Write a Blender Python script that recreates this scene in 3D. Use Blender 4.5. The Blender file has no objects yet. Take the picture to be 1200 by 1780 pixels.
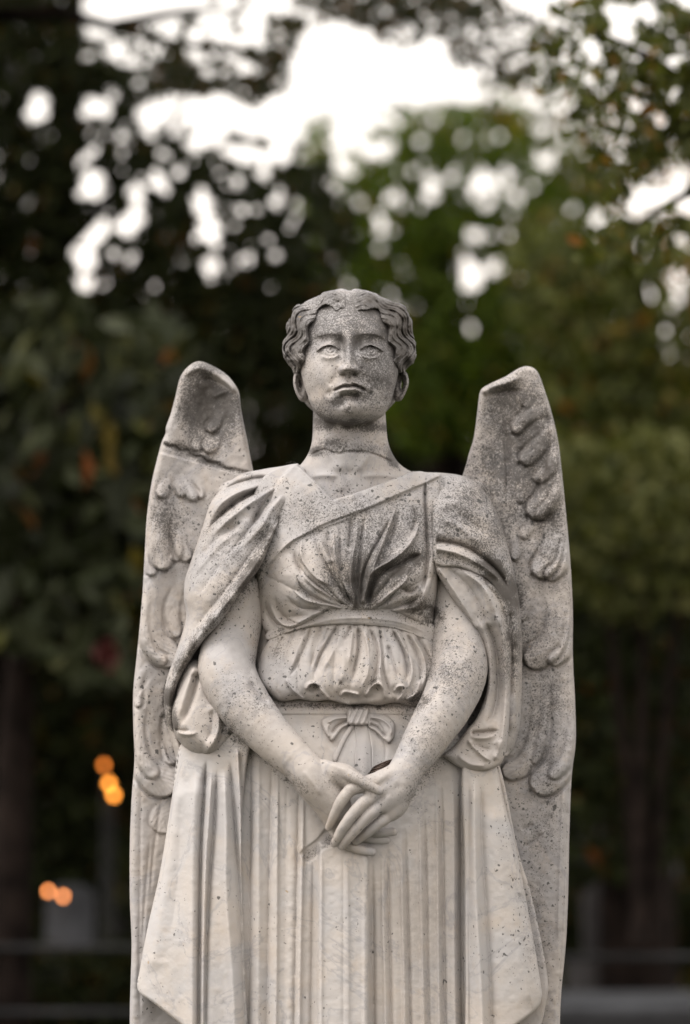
import bpy, math, random
import numpy as np
from mathutils import Vector
rad = math.radians
SC = bpy.context.scene
COL = SC.collection

# ------------------------------------------------------------------ camera
PITCH, CAMY, CAMZ, FPX = rad(8.0), -4.2, 1.6, 1780*85/36.0
cam = bpy.data.cameras.new('camera')
camo = bpy.data.objects.new('camera', cam)
COL.objects.link(camo)
camo.location = (0, CAMY, CAMZ)
camo.rotation_euler = (rad(90)+PITCH, 0, 0)
cam.lens = 85; cam.sensor_fit = 'VERTICAL'; cam.sensor_height = 36; cam.sensor_width = 24.27
cam.clip_start = 0.05; cam.clip_end = 900
cam.dof.use_dof = True; cam.dof.focus_distance = 4.12; cam.dof.aperture_fstop = 1.75
SC.camera = camo
SC.render.resolution_x = 690; SC.render.resolution_y = 1024

# ------------------------------------------------------------------ light
SUN_EL, SUN_AZ = rad(60), rad(-60)
world = bpy.data.worlds.new('World'); SC.world = world; world.use_nodes = True
wn = world.node_tree.nodes; wl = world.node_tree.links; wn.clear()
sky = wn.new('ShaderNodeTexSky'); sky.sky_type = 'NISHITA'; sky.sun_disc = False
sky.sun_elevation = SUN_EL; sky.sun_rotation = rad(180)-SUN_AZ
sky.altitude = 0; sky.air_density = 5.0; sky.dust_density = 0.5; sky.ozone_density = 1.0
hs = wn.new('ShaderNodeHueSaturation'); hs.inputs['Saturation'].default_value = 0.15
mx = wn.new('ShaderNodeMix'); mx.data_type = 'RGBA'; mx.blend_type = 'MULTIPLY'
mx.inputs[0].default_value = 1.0; mx.inputs[7].default_value = (1.0, 0.94, 0.93, 1)
bg = wn.new('ShaderNodeBackground'); bg.inputs['Strength'].default_value = 0.15
wo = wn.new('ShaderNodeOutputWorld')
wl.new(sky.outputs[0], hs.inputs['Color']); wl.new(hs.outputs[0], mx.inputs[6])
wl.new(mx.outputs[2], bg.inputs['Color']); wl.new(bg.outputs[0], wo.inputs['Surface'])
sl = bpy.data.lights.new('sun', 'SUN'); sl.energy = 1.15; sl.angle = rad(26); sl.color = (1.0, 0.945, 0.90)
so = bpy.data.objects.new('sun', sl); COL.objects.link(so)
sd = Vector((math.sin(SUN_AZ)*math.cos(SUN_EL), -math.cos(SUN_AZ)*math.cos(SUN_EL), math.sin(SUN_EL)))
so.rotation_euler = (-sd).to_track_quat('-Z', 'Y').to_euler()
so.location = (-5, -6, 9)
SC.view_settings.view_transform = 'Standard'; SC.view_settings.look = 'None'
SC.view_settings.exposure = 1.1; SC.view_settings.gamma = 1.0
SC.render.engine = 'CYCLES'
SC.cycles.use_denoising = True
SC.cycles.max_bounces = 6; SC.cycles.diffuse_bounces = 2; SC.cycles.glossy_bounces = 2
SC.cycles.transmission_bounces = 3; SC.cycles.transparent_max_bounces = 6
SC.cycles.sample_clamp_indirect = 4; SC.cycles.caustics_reflective = False; SC.cycles.caustics_refractive = False

# ------------------------------------------------------------------ maths helpers
cP, sP = math.cos(PITCH), math.sin(PITCH)
def W(u, v, d):
    """photo place (u, v) on the upright sheet d millimetres in front of the statue's middle -> metres"""
    u = np.asarray(u, float); v = np.asarray(v, float); d = np.asarray(d, float)
    x = (u-600)/FPX; z = (890-v)/FPX
    dy = cP - z*sP; dz = sP + z*cP
    t = (-d/1000.0 - CAMY)/dy
    return np.stack([x*t, CAMY+dy*t, CAMZ+dz*t], -1)
def at(u, v, dist):
    """a point dist metres from the camera along y"""
    return W(u, v, -(dist+CAMY)*1000)
def sstep(a, b, x):
    t = np.clip((x-a)/(b-a), 0, 1); return t*t*(3-2*t)
def crom(P, n=8, closed=False):
    """Catmull-Rom through rows of P"""
    P = np.asarray(P, float); N = len(P)
    if N < 3 and not closed:
        t = np.linspace(0, 1, n+1)[:, None]; return P[0]*(1-t)+P[1]*t
    out = []
    rng = range(N) if closed else range(N-1)
    for i in rng:
        if closed: p0, p1, p2, p3 = P[i-1], P[i], P[(i+1) % N], P[(i+2) % N]
        else:
            p1, p2 = P[i], P[i+1]
            p0 = P[i-1] if i else 2*p1-p2
            p3 = P[i+2] if i+2 < N else 2*p2-p1
        t = np.linspace(0, 1, n, endpoint=False)[:, None]
        out.append(.5*((2*p1)+(-p0+p2)*t+(2*p0-5*p1+4*p2-p3)*t*t+(-p0+3*p1-3*p2+p3)*t**3))
    if not closed: out.append(P[-1:])
    return np.concatenate(out)
def seg_dist(U, V, A, B):
    ax, ay = A[0], A[1]; dx, dy = B[0]-ax, B[1]-ay
    L2 = dx*dx+dy*dy+1e-9
    px, py = U-ax, V-ay
    t = np.clip((px*dx+py*dy)/L2, 0, 1)
    ex, ey = px-t*dx, py-t*dy
    return ex*ex+ey*ey, t, dx*py-dy*px
def poly_sd(U, V, P):
    """distance to the outline, positive inside"""
    D = np.full(U.shape, 1e12); ins = np.zeros(U.shape, bool)
    N = len(P)
    for i in range(N):
        A, B = P[i], P[(i+1) % N]
        D = np.minimum(D, seg_dist(U, V, A, B)[0])
        if A[1] != B[1]:
            c = ((A[1] > V) != (B[1] > V)) & (U < (B[0]-A[0])*(V-A[1])/(B[1]-A[1])+A[0])
            ins ^= c
    D = np.sqrt(D)
    return np.where(ins, D, -D)
STK = 1.35
def stroke(H, U, V, pts, amp, w1, w2=None, ta=.25, tb=.25, p=None):
    """add a ridge (amp>0) or groove (amp<0) along pts; w1 / w2 = half width on the left / right of travel"""
    if w2 is None: w2 = w1
    amp = amp*STK
    if p is None: p = 1.6 if amp > 0 else (1.15 if STK > 1.01 else 1.7)
    P = crom(pts, 6)
    m = 3.0*max(w1, w2)
    u0, v0 = P.min(0)[:2]-m; u1, v1 = P.max(0)[:2]+m
    rows = np.where((V[:, 0] > v0) & (V[:, 0] < v1))[0] if V.ndim == 2 else None
    cols = np.where((U[0] > u0) & (U[0] < u1))[0]
    if len(rows) == 0 or len(cols) == 0: return H
    sl_ = (slice(rows[0], rows[-1]+1), slice(cols[0], cols[-1]+1))
    u, v = U[sl_], V[sl_]
    seg = np.hypot(*(np.diff(P[:, :2], axis=0).T)); cs = np.concatenate([[0], np.cumsum(seg)]); L = cs[-1]
    best = np.full(u.shape, 1e12); S = np.zeros(u.shape); side = np.zeros(u.shape)
    for i in range(len(P)-1):
        d2, t, cr = seg_dist(u, v, P[i], P[i+1])
        k = d2 < best
        best = np.where(k, d2, best); S = np.where(k, (cs[i]+t*seg[i])/L, S); side = np.where(k, cr, side)
    r = np.sqrt(best)
    w = np.where(side > 0, w2, w1)
    env = 1.0
    if ta > 0: env = env*sstep(0, ta, S)
    if tb > 0: env = env*sstep(0, tb, 1-S)
    wt = w*(0.45+0.55*env) if (ta > 0 or tb > 0) else w
    H[sl_] += amp*env*np.exp(-(r/wt)**p)
    return H
def feather(H, U, V, path, w, h, fade=1.0, edge=3.0):
    """a rounded overlapping feather lying along path, its free tip last"""
    P = crom(path, 6); L_ = np.hypot(*np.diff(P, axis=0).T); cs = np.concatenate([[0], np.cumsum(L_)]); L = cs[-1]
    m = w*1.5+8
    u0, v0 = P.min(0)-m; u1, v1 = P.max(0)+m
    rows = np.where((V[:, 0] > v0) & (V[:, 0] < v1))[0]; cols = np.where((U[0] > u0) & (U[0] < u1))[0]
    if len(rows) == 0 or len(cols) == 0: return H
    sl_ = (slice(rows[0], rows[-1]+1), slice(cols[0], cols[-1]+1)); u, v = U[sl_], V[sl_]
    best = np.full(u.shape, 1e12); s = np.zeros(u.shape); sg = np.ones(u.shape)
    for i in range(len(P)-1):
        d2, t, cr = seg_dist(u, v, P[i], P[i+1])
        if i == len(P)-2:                      # run on past the tip
            e = (P[i+1]-P[i])/L_[i]; t = np.maximum(t, ((u-P[i][0])*e[0]+(v-P[i][1])*e[1])/L_[i]); 
        k = d2 < best
        best = np.where(k, d2, best); s = np.where(k, cs[i]+t*L_[i], s); sg = np.where(k, np.sign(cr), sg)
    t = np.sqrt(best)*sg
    q = np.clip((s-(L-w*1.1))/(w*1.1), 0, 1)
    half = w*np.sqrt(np.clip(1-q*q, 0, 1))*(.7+.3*np.clip(s/L*1.6, 0, 1))
    e = np.minimum(half-np.abs(t), (L-s)+0*t)
    up = np.clip(s/L, 0, 1)**fade
    g = sstep(-edge*.5, edge*1.3, e)*up
    H[sl_] += h*g*(1.2-.8*(t/w)**2)+(.05*h*np.exp(-(t/1.8)**2)+.45*np.sin(np.abs(t)*.9-s*.35))*g
    H[sl_] -= .5*h*np.exp(-((e+edge*.9)/(edge*.9))**2)*np.clip(up*1.2-.3, 0, 1)
    return H
_rs = np.random.RandomState(11)
def vnoise(U, V, scale, seed=0):
    """smooth value noise in about -1..1"""
    rs = np.random.RandomState(seed); T = rs.rand(64, 64)*2-1
    x = U/scale+1000.0; y = V/scale+1000.0
    xi = np.floor(x).astype(int); yi = np.floor(y).astype(int)
    fx = x-xi; fy = y-yi; fx = fx*fx*(3-2*fx); fy = fy*fy*(3-2*fy)
    g = lambda a, b: T[a % 64, b % 64]
    return (g(xi, yi)*(1-fx)+g(xi+1, yi)*fx)*(1-fy)+(g(xi, yi+1)*(1-fx)+g(xi+1, yi+1)*fx)*fy

# ------------------------------------------------------------------ wear maps over the statue front: crust and patina with painted shade, spots
MU, MV = np.meshgrid(np.arange(200, 1030, 3.0), np.arange(470, 1900, 3.0))
CR_SHADE = np.zeros(MU.shape); PT_SHADE = np.zeros(MU.shape); SP = np.full(MU.shape, .10)
PT_SHADE += .20*(1-sstep(1180, 1400, MV))
def blob(M, u, v, ru, rv, a, rot=0):
    c, s = math.cos(rad(rot)), math.sin(rad(rot))
    x = (MU-u)*c+(MV-v)*s; y = -(MU-u)*s+(MV-v)*c
    M += a*np.exp(-((x/ru)**2+(y/rv)**2)**1.3)
def mp(M, u, v):
    x = np.clip((u-200)/3.0, 0, MU.shape[1]-1.001); y = np.clip((v-470)/3.0, 0, MU.shape[0]-1.001)
    i = x.astype(int); j = y.astype(int); fx = x-i; fy = y-j
    return (M[j, i]*(1-fx)+M[j, i+1]*fx)*(1-fy)+(M[j+1, i]*(1-fx)+M[j+1, i+1]*fx)*fy
# head and hair: grey patina, black crust, painted shade in sockets and under jaw
blob(PT_SHADE, 607, 545, 120, 60, .7); blob(PT_SHADE, 500, 590, 40, 70, .6); blob(PT_SHADE, 705, 600, 45, 90, .9); blob(PT_SHADE, 610, 640, 85, 90, .3); blob(PT_SHADE, 650, 640, 50, 90, .25)
blob(PT_SHADE, 660, 560, 40, 30, .5); blob(PT_SHADE, 660, 660, 40, 60, .45); blob(PT_SHADE, 548, 715, 40, 22, .4, -20)
blob(CR_SHADE, 695, 560, 30, 45, .5); blob(CR_SHADE, 505, 600, 20, 45, .35); blob(CR_SHADE, 640, 530, 50, 18, .35); blob(CR_SHADE, 560, 530, 45, 20, .35)
blob(CR_SHADE, 640, 742, 60, 13, .5, 6); blob(CR_SHADE, 575, 740, 40, 11, .42, -10); blob(PT_SHADE, 574, 607, 18, 10, .35); blob(PT_SHADE, 586, 594, 12, 12, .3); blob(PT_SHADE, 632, 594, 12, 12, .4); blob(CR_SHADE, 690, 565, 20, 34, .3); blob(CR_SHADE, 640, 515, 30, 12, .3); blob(CR_SHADE, 592, 594, 12, 13, .3); blob(CR_SHADE, 624, 594, 12, 14, .34); blob(CR_SHADE, 625, 645, 12, 12, .25)  # darkens eye sockets and jaw underside as shade would, over real grime
blob(CR_SHADE, 515, 565, 18, 30, .3); blob(CR_SHADE, 520, 630, 14, 22, .3); blob(CR_SHADE, 700, 620, 20, 26, .35); blob(CR_SHADE, 575, 512, 25, 10, .25); blob(CR_SHADE, 550, 725, 25, 14, .25, 20)
blob(CR_SHADE, 612, 768, 50, 8, .2)
def smear(pts, ru, a, n=4):
    for u, v in crom(pts, n): blob(CR_SHADE, u, v, ru, ru, a)
blob(PT_SHADE, 578, 774, 24, 15, .9); blob(PT_SHADE, 548, 786, 12, 9, .9); blob(CR_SHADE, 548, 786, 12, 8, .3)
smear([(600,784),(620,786),(645,786),(665,794),(682,806),(690,812)], 4, .16); blob(PT_SHADE, 684, 795, 12, 20, .9, -20); blob(CR_SHADE, 684, 795, 10, 18, .3, -20); blob(PT_SHADE, 625, 780, 40, 8, .6)
blob(PT_SHADE, 588, 699, 13, 9, .9); blob(CR_SHADE, 590, 698, 9, 7, .25); blob(PT_SHADE, 604, 715, 7, 7, .8); blob(PT_SHADE, 615, 690, 22, 7, .4)
# soot and painted crease shade along folds, hem and arm gaps
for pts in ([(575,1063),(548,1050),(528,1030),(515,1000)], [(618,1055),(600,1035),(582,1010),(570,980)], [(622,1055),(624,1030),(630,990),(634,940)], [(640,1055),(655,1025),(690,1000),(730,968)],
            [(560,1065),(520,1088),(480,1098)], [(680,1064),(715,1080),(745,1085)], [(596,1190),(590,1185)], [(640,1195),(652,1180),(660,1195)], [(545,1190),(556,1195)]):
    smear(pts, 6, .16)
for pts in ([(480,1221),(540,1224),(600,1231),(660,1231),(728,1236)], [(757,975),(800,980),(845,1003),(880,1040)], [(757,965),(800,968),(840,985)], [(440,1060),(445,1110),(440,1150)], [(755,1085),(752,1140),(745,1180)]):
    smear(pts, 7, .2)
blob(PT_SHADE, 395, 667, 24, 9, -1.2, 32); blob(CR_SHADE, 395, 667, 24, 9, -.8, 32); blob(PT_SHADE, 370, 806, 60, 8, .5, 18)
smear([(283,768),(305,777),(325,785),(352,796),(380,808),(410,818),(438,824)], 5, .3)
# chest and right shoulder lichen
blob(PT_SHADE, 825, 890, 80, 85, .5); blob(PT_SHADE, 700, 950, 70, 90, .35); blob(PT_SHADE, 620, 1000, 70, 60, .7); blob(PT_SHADE, 640, 900, 120, 50, .4)
blob(CR_SHADE, 815, 850, 60, 30, .12); blob(CR_SHADE, 850, 960, 30, 60, .3, -30); blob(CR_SHADE, 870, 1010, 45, 22, .5, 50); blob(CR_SHADE, 700, 985, 50, 22, .55, -35)
blob(CR_SHADE, 625, 1010, 30, 40, .4); blob(CR_SHADE, 740, 1060, 40, 22, .6, 20); blob(CR_SHADE, 890, 1100, 20, 90, .45)
blob(SP, 825, 880, 95, 95, .85); blob(SP, 620, 960, 160, 120, .6); blob(SP, 400, 960, 90, 120, .5); blob(SP, 610, 1160, 150, 80, .32); blob(SP, 610, 850, 120, 40, .25); blob(SP, 860, 1100, 60, 130, .35)
blob(SP, 600, 1500, 180, 250, -.09); blob(SP, 930, 1500, 60, 250, .45); blob(SP, 430, 1250, 110, 80, .35); blob(SP, 760, 1260, 90, 100, .38); blob(SP, 250, 1200, 40, 300, .3); blob(SP, 960, 1000, 50, 250, .3)
blob(SP, 600, 640, 90, 90, .28)
# left mantle: black crust on the rolled edge
for i, (u, v) in enumerate(crom([(480, 900), (455, 960), (425, 1010), (385, 1065), (345, 1105), (318, 1150), (298, 1190), (293, 1235), (303, 1270)], 4)):
    blob(CR_SHADE, u, v, 15, 15, .26)
for u, v in crom([(495, 838), (445, 857), (388, 893), (356, 928)], 3): blob(CR_SHADE, u, v, 8, 8, .28)  # crust plus painted shade down the shoulder grooves, next line too
for u, v in crom([(473, 828), (417, 840), (377, 860)], 3): blob(CR_SHADE, u, v, 8, 7, .25)
# wings
blob(PT_SHADE, 365, 700, 60, 90, 1.0); blob(CR_SHADE, 360, 700, 50, 70, .36); blob(PT_SHADE, 300, 900, 40, 120, .4); blob(CR_SHADE, 282, 905, 22, 55, .25)
blob(PT_SHADE, 900, 760, 75, 130, .75); blob(CR_SHADE, 900, 740, 60, 110, .3); blob(CR_SHADE, 955, 850, 22, 80, .35); blob(PT_SHADE, 950, 1100, 60, 300, .4); blob(CR_SHADE, 960, 940, 25, 60, .2)
blob(PT_SHADE, 940, 1500, 60, 300, .4)
# forearms: gritty undersides
for u, v in crom([(385, 1255), (430, 1300), (480, 1335), (530, 1375)], 4): blob(CR_SHADE, u, v, 18, 15, .16, 40)
for u, v in crom([(835, 1230), (800, 1290), (745,1345),(706,1392)], 4): blob(CR_SHADE, u, v, 12, 11, .18, -50)
blob(PT_SHADE, 543, 1482, 24, 11, .75, -32); blob(PT_SHADE, 572, 1462, 11, 14, .7); 
blob(PT_SHADE, 430, 940, 60, 100, .3); blob(PT_SHADE, 560, 900, 70, 50, .3); blob(PT_SHADE, 380, 1000, 40, 60, .3)
blob(PT_SHADE, 420, 1220, 60, 60, .35); blob(PT_SHADE, 620, 1370, 90, 50, .5); blob(PT_SHADE, 800, 1160, 60, 60, .5); blob(PT_SHADE, 740, 1280, 50, 70, .4)
blob(CR_SHADE, 485, 1120, 14, 30, .3); blob(CR_SHADE, 730, 1215, 25, 14, .5); blob(CR_SHADE, 600, 1228, 130, 8, .3)
blob(PT_SHADE, 740, 1600, 60, 240, .28)
CR_SHADE = np.clip(CR_SHADE*(1+.5*vnoise(MU, MV, 14, 3)), 0, 1); PT_SHADE = np.clip(PT_SHADE*(1+.35*vnoise(MU, MV, 30, 4)), 0, 1.1); SP = np.clip(SP, 0, 1)

# ------------------------------------------------------------------ materials
def nt(name):
    m = bpy.data.materials.new(name); m.use_nodes = True
    n = m.node_tree.nodes; n.clear(); return m, n, m.node_tree.links
def marble(name, warm=(.43, .392, .36), cool=(.375, .362, .36)):
    m, n, l = nt(name)
    out = n.new('ShaderNodeOutputMaterial'); b = n.new('ShaderNodeBsdfPrincipled'); l.new(b.outputs[0], out.inputs[0])
    tc = n.new('ShaderNodeTexCoord'); co = tc.outputs['Object']
    def noise(sc, det=3, rough=.55, dist=0):
        x = n.new('ShaderNodeTexNoise'); x.inputs['Scale'].default_value = sc; x.inputs['Detail'].default_value = det
        x.inputs['Roughness'].default_value = rough; x.inputs['Distortion'].default_value = dist; l.new(co, x.inputs['Vector']); return x.outputs[0]
    def ramp(src, a, c, inv=False):
        x = n.new('ShaderNodeMapRange'); x.interpolation_type = 'SMOOTHSTEP'; l.new(src, x.inputs[0])
        x.inputs[1].default_value = a; x.inputs[2].default_value = c
        x.inputs[3].default_value = 1.0 if inv else 0.0; x.inputs[4].default_value = 0.0 if inv else 1.0; return x.outputs[0]
    def mat_(op, a, c):
        x = n.new('ShaderNodeMath'); x.operation = op
        for i, s in enumerate((a, c)):
            if isinstance(s, (int, float)): x.inputs[i].default_value = s
            else: l.new(s, x.inputs[i])
        x.use_clamp = op in ('MULTIPLY_CLAMP',); return x.outputs[0]
    def mixc(f, a, c):
        x = n.new('ShaderNodeMix'); x.data_type = 'RGBA'; x.clamp_factor = True
        if isinstance(f, (int, float)): x.inputs[0].default_value = f
        else: l.new(f, x.inputs[0])
        for i, s in ((6, a), (7, c)):
            if isinstance(s, tuple): x.inputs[i].default_value = s+(1,)
            else: l.new(s, x.inputs[i])
        return x.outputs[2]
    def attr(a):
        x = n.new('ShaderNodeAttribute'); x.attribute_name = a; return x.outputs['Fac']
    cr, pt, sp = attr('crust_shade'), attr('patina_shade'), attr('spots')
    c = mixc(ramp(noise(7, 4, .6, .6), .35, .65), warm, cool)
    c = mixc(mat_('MULTIPLY', ramp(noise(22, 5, .7), .5, .75), .35), c, (.44, .36, .28))
    # grey veins
    vn = n.new('ShaderNodeTexNoise'); vn.inputs['Scale'].default_value = 4.2; vn.inputs['Detail'].default_value = 6; vn.inputs['Distortion'].default_value = 1.4
    vn.inputs['Roughness'].default_value = .6; l.new(co, vn.inputs['Vector'])
    va = mat_('ABSOLUTE', mat_('SUBTRACT', vn.outputs[0], .5), 0)
    c = mixc(mat_('MULTIPLY', ramp(va, 0, .016, True), .38), c, (.25, .25, .27))
    # patina: grey skin broken by fine pores
    pf = mat_('MULTIPLY', pt, mat_('ADD', ramp(noise(60, 5, .7), .32, .68), .25))
    c = mixc(mat_('MULTIPLY', pf, .8), c, (.165, .157, .157))
    # grit: pepper of black pores where crust or patina sits
    gsrc = mat_('ADD', mat_('MULTIPLY', pt, .22), mat_('MULTIPLY', cr, .35))
    gn = noise(330, 3, .75)
    g = ramp(mat_('ADD', mat_('SUBTRACT', gn, .66), gsrc), 0, .09)
    g = mat_('MULTIPLY', g, ramp(gsrc, 0.015, .12))
    c = mixc(mat_('MULTIPLY', g, .8), c, (.055, .05, .046))
    # crust and painted crease shade
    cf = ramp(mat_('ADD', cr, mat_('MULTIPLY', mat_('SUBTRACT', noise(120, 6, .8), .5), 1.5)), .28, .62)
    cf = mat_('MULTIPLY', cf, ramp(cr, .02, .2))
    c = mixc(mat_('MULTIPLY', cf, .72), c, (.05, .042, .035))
    # lichen spots of two sizes
    dn = n.new('ShaderNodeTexNoise'); dn.inputs['Scale'].default_value = 90; dn.inputs['Detail'].default_value = 2; l.new(co, dn.inputs['Vector'])
    va2 = n.new('ShaderNodeVectorMath'); va2.operation = 'MULTIPLY_ADD'; l.new(dn.outputs['Color'], va2.inputs[0])
    va2.inputs[1].default_value = (.013, .013, .013); l.new(co, va2.inputs[2])
    for sc, r0, dens, dark in ((75, .30, .62, .85), (150, .36, .85, .85), (300, .40, .8, .7)):
        vo = n.new('ShaderNodeTexVoronoi'); vo.inputs['Scale'].default_value = sc; l.new(va2.outputs[0], vo.inputs['Vector'])
        sx = n.new('ShaderNodeSeparateColor'); l.new(vo.outputs['Color'], sx.inputs[0])
        rr = mat_('MULTIPLY', sx.outputs[0], r0)                     # each spot its own size
        hit = ramp(mat_('SUBTRACT', vo.outputs['Distance'], rr), -.05, .03, True)
        pick = ramp(mat_('ADD', mat_('MULTIPLY', sp, dens), mat_('MULTIPLY', mat_('SUBTRACT', ramp(noise(13, 3), .38, .62), .4), .3)), 0, 1)
        sel = mat_('LESS_THAN', sx.outputs[1], pick)
        c = mixc(mat_('MULTIPLY', mat_('MULTIPLY', hit, sel), dark), c, (.05, .049, .047))
    # rare ochre lichen
    vo = n.new('ShaderNodeTexVoronoi'); vo.inputs['Scale'].default_value = 26; l.new(va2.outputs[0], vo.inputs['Vector'])
    sx = n.new('ShaderNodeSeparateColor'); l.new(vo.outputs['Color'], sx.inputs[0])
    oc = mat_('MULTIPLY', ramp(vo.outputs['Distance'], .05, .09, True), mat_('LESS_THAN', sx.outputs[2], .09))
    c = mixc(mat_('MULTIPLY', oc, .6), c, (.30, .19, .06))
    l.new(c, b.inputs['Base Color'])
    b.inputs['Roughness'].default_value = .62
    b.inputs['Specular IOR Level'].default_value = .35
    b1 = n.new('ShaderNodeBump'); b1.inputs['Strength'].default_value = .35; b1.inputs['Distance'].default_value = .0012
    l.new(noise(260, 5, .7), b1.inputs['Height'])
    b2 = n.new('ShaderNodeBump'); b2.inputs['Strength'].default_value = .25; b2.inputs['Distance'].default_value = .0015
    l.new(noise(38, 4, .6), b2.inputs['Height']); l.new(b1.outputs[0], b2.inputs['Normal'])
    l.new(b2.outputs[0], b.inputs['Normal'])
    return m
M_STONE = marble('weathered_marble')
M_SKIRT = marble('pale_veined_marble', (.47, .432, .398), (.42, .408, .405))

# ------------------------------------------------------------------ mesh helpers
def link(name, me, parent=None, mats=()):
    o = bpy.data.objects.new(name, me); COL.objects.link(o)
    for m in mats: me.materials.append(m)
    if parent is not None: o.parent = parent
    return o
def tag(o, label=None, cat=None, group=None, kind=None):
    for k, v in (('label', label), ('category', cat), ('group', group), ('kind', kind)):
        if v: o[k] = v
    return o
def mesh_np(name, V3, F, smooth=True):
    me = bpy.data.meshes.new(name)
    V3 = np.asarray(V3, np.float32); F = np.asarray(F, np.int32)
    me.vertices.add(len(V3)); me.vertices.foreach_set('co', V3.ravel())
    k = F.shape[1]
    me.loops.add(F.size); me.loops.foreach_set('vertex_index', F.ravel())
    me.polygons.add(len(F)); me.polygons.foreach_set('loop_start', np.arange(0, F.size, k, dtype=np.int32))
    me.polygons.foreach_set('loop_total', np.full(len(F), k, np.int32))
    if smooth: me.polygons.foreach_set('use_smooth', np.ones(len(F), bool))
    me.update(calc_edges=True); me.validate(); return me
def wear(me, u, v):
    for nme, M in (('crust_shade', CR_SHADE), ('patina_shade', PT_SHADE), ('spots', SP)):
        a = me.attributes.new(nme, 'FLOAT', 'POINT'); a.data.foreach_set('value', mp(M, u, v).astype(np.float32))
ROOT = bpy.data.objects.new('angel_statue', None); COL.objects.link(ROOT)
tag(ROOT, 'weathered marble angel statue with folded wings and clasped hands', 'statue')
def relief(name, outline, front, back, res=1.6, parent=ROOT, mat=None, n=6, closed_smooth=True):
    """closed slab: outline in photo places, front(U,V,s) and back(U,V,s) give millimetres"""
    P = crom(outline, n, True) if closed_smooth else np.asarray(outline, float)
    u0, v0 = P.min(0)-2*res; u1, v1 = P.max(0)+2*res
    U, V = np.meshgrid(np.arange(u0, u1, res), np.arange(v0, v1, res))
    S = poly_sd(U, V, P)
    ins = S > 0
    cell = ins[:-1, :-1] | ins[1:, :-1] | ins[:-1, 1:] | ins[1:, 1:]
    gy, gx = np.gradient(S, res); gl = np.hypot(gx, gy)+1e-9
    out = ~ins
    near = out & (S > -3*res)
    pu, pv = U[near], V[near]; bd_ = np.full(pu.shape, 1e12); nu, nv = pu.copy(), pv.copy()
    for a in range(len(P)):                    # move the outside corners exactly onto the outline
        A, B = P[a], P[(a+1) % len(P)]
        d2, t, _c = seg_dist(pu, pv, A, B); k_ = d2 < bd_
        bd_ = np.where(k_, d2, bd_); nu = np.where(k_, A[0]+t*(B[0]-A[0]), nu); nv = np.where(k_, A[1]+t*(B[1]-A[1]), nv)
    U = U.copy(); V = V.copy(); U[near] = nu; V[near] = nv
    S2 = np.where(out, 0, S)
    F = front(U, V, S2); B = back(U, V, S2) if callable(back) else float(back)
    if np.ndim(B) == 0: B = np.full(U.shape, float(B))
    F = np.maximum(F, B+1.0)
    used = np.zeros(U.shape, bool)
    used[:-1, :-1] |= cell; used[1:, :-1] |= cell; used[:-1, 1:] |= cell; used[1:, 1:] |= cell
    idx = -np.ones(U.shape, int); k = used.sum(); idx[used] = np.arange(k)
    j, i = np.where(cell)
    q = np.stack([idx[j, i], idx[j+1, i], idx[j+1, i+1], idx[j, i+1]], 1)
    bq = (q+k)[:, ::-1]
    e = np.concatenate([q[:, [a, (a+1) % 4]] for a in range(4)])
    key = e[:, 0]*(k+1)+e[:, 1]; rkey = e[:, 1]*(k+1)+e[:, 0]
    bd = e[~np.isin(key, rkey)]
    wq = np.stack([bd[:, 1], bd[:, 0], bd[:, 0]+k, bd[:, 1]+k], 1)
    V3 = np.concatenate([W(U[used], V[used], F[used]), W(U[used], V[used], B[used])])
    me = mesh_np(name, V3, np.concatenate([q, bq, wq]))
    sm = np.ones(len(me.polygons), bool); sm[-len(wq):] = False
    me.polygons.foreach_set('use_smooth', sm)
    wear(me, np.tile(U[used], 2), np.tile(V[used], 2))
    return link(name, me, parent, [mat or M_STONE])
def rim(s, R, T):
    """rounded shoulder: 0 at the outline, T at R inside"""
    x = np.clip(s/R, 0, 1); return T*np.sqrt(1-(1-x)**2)
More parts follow.
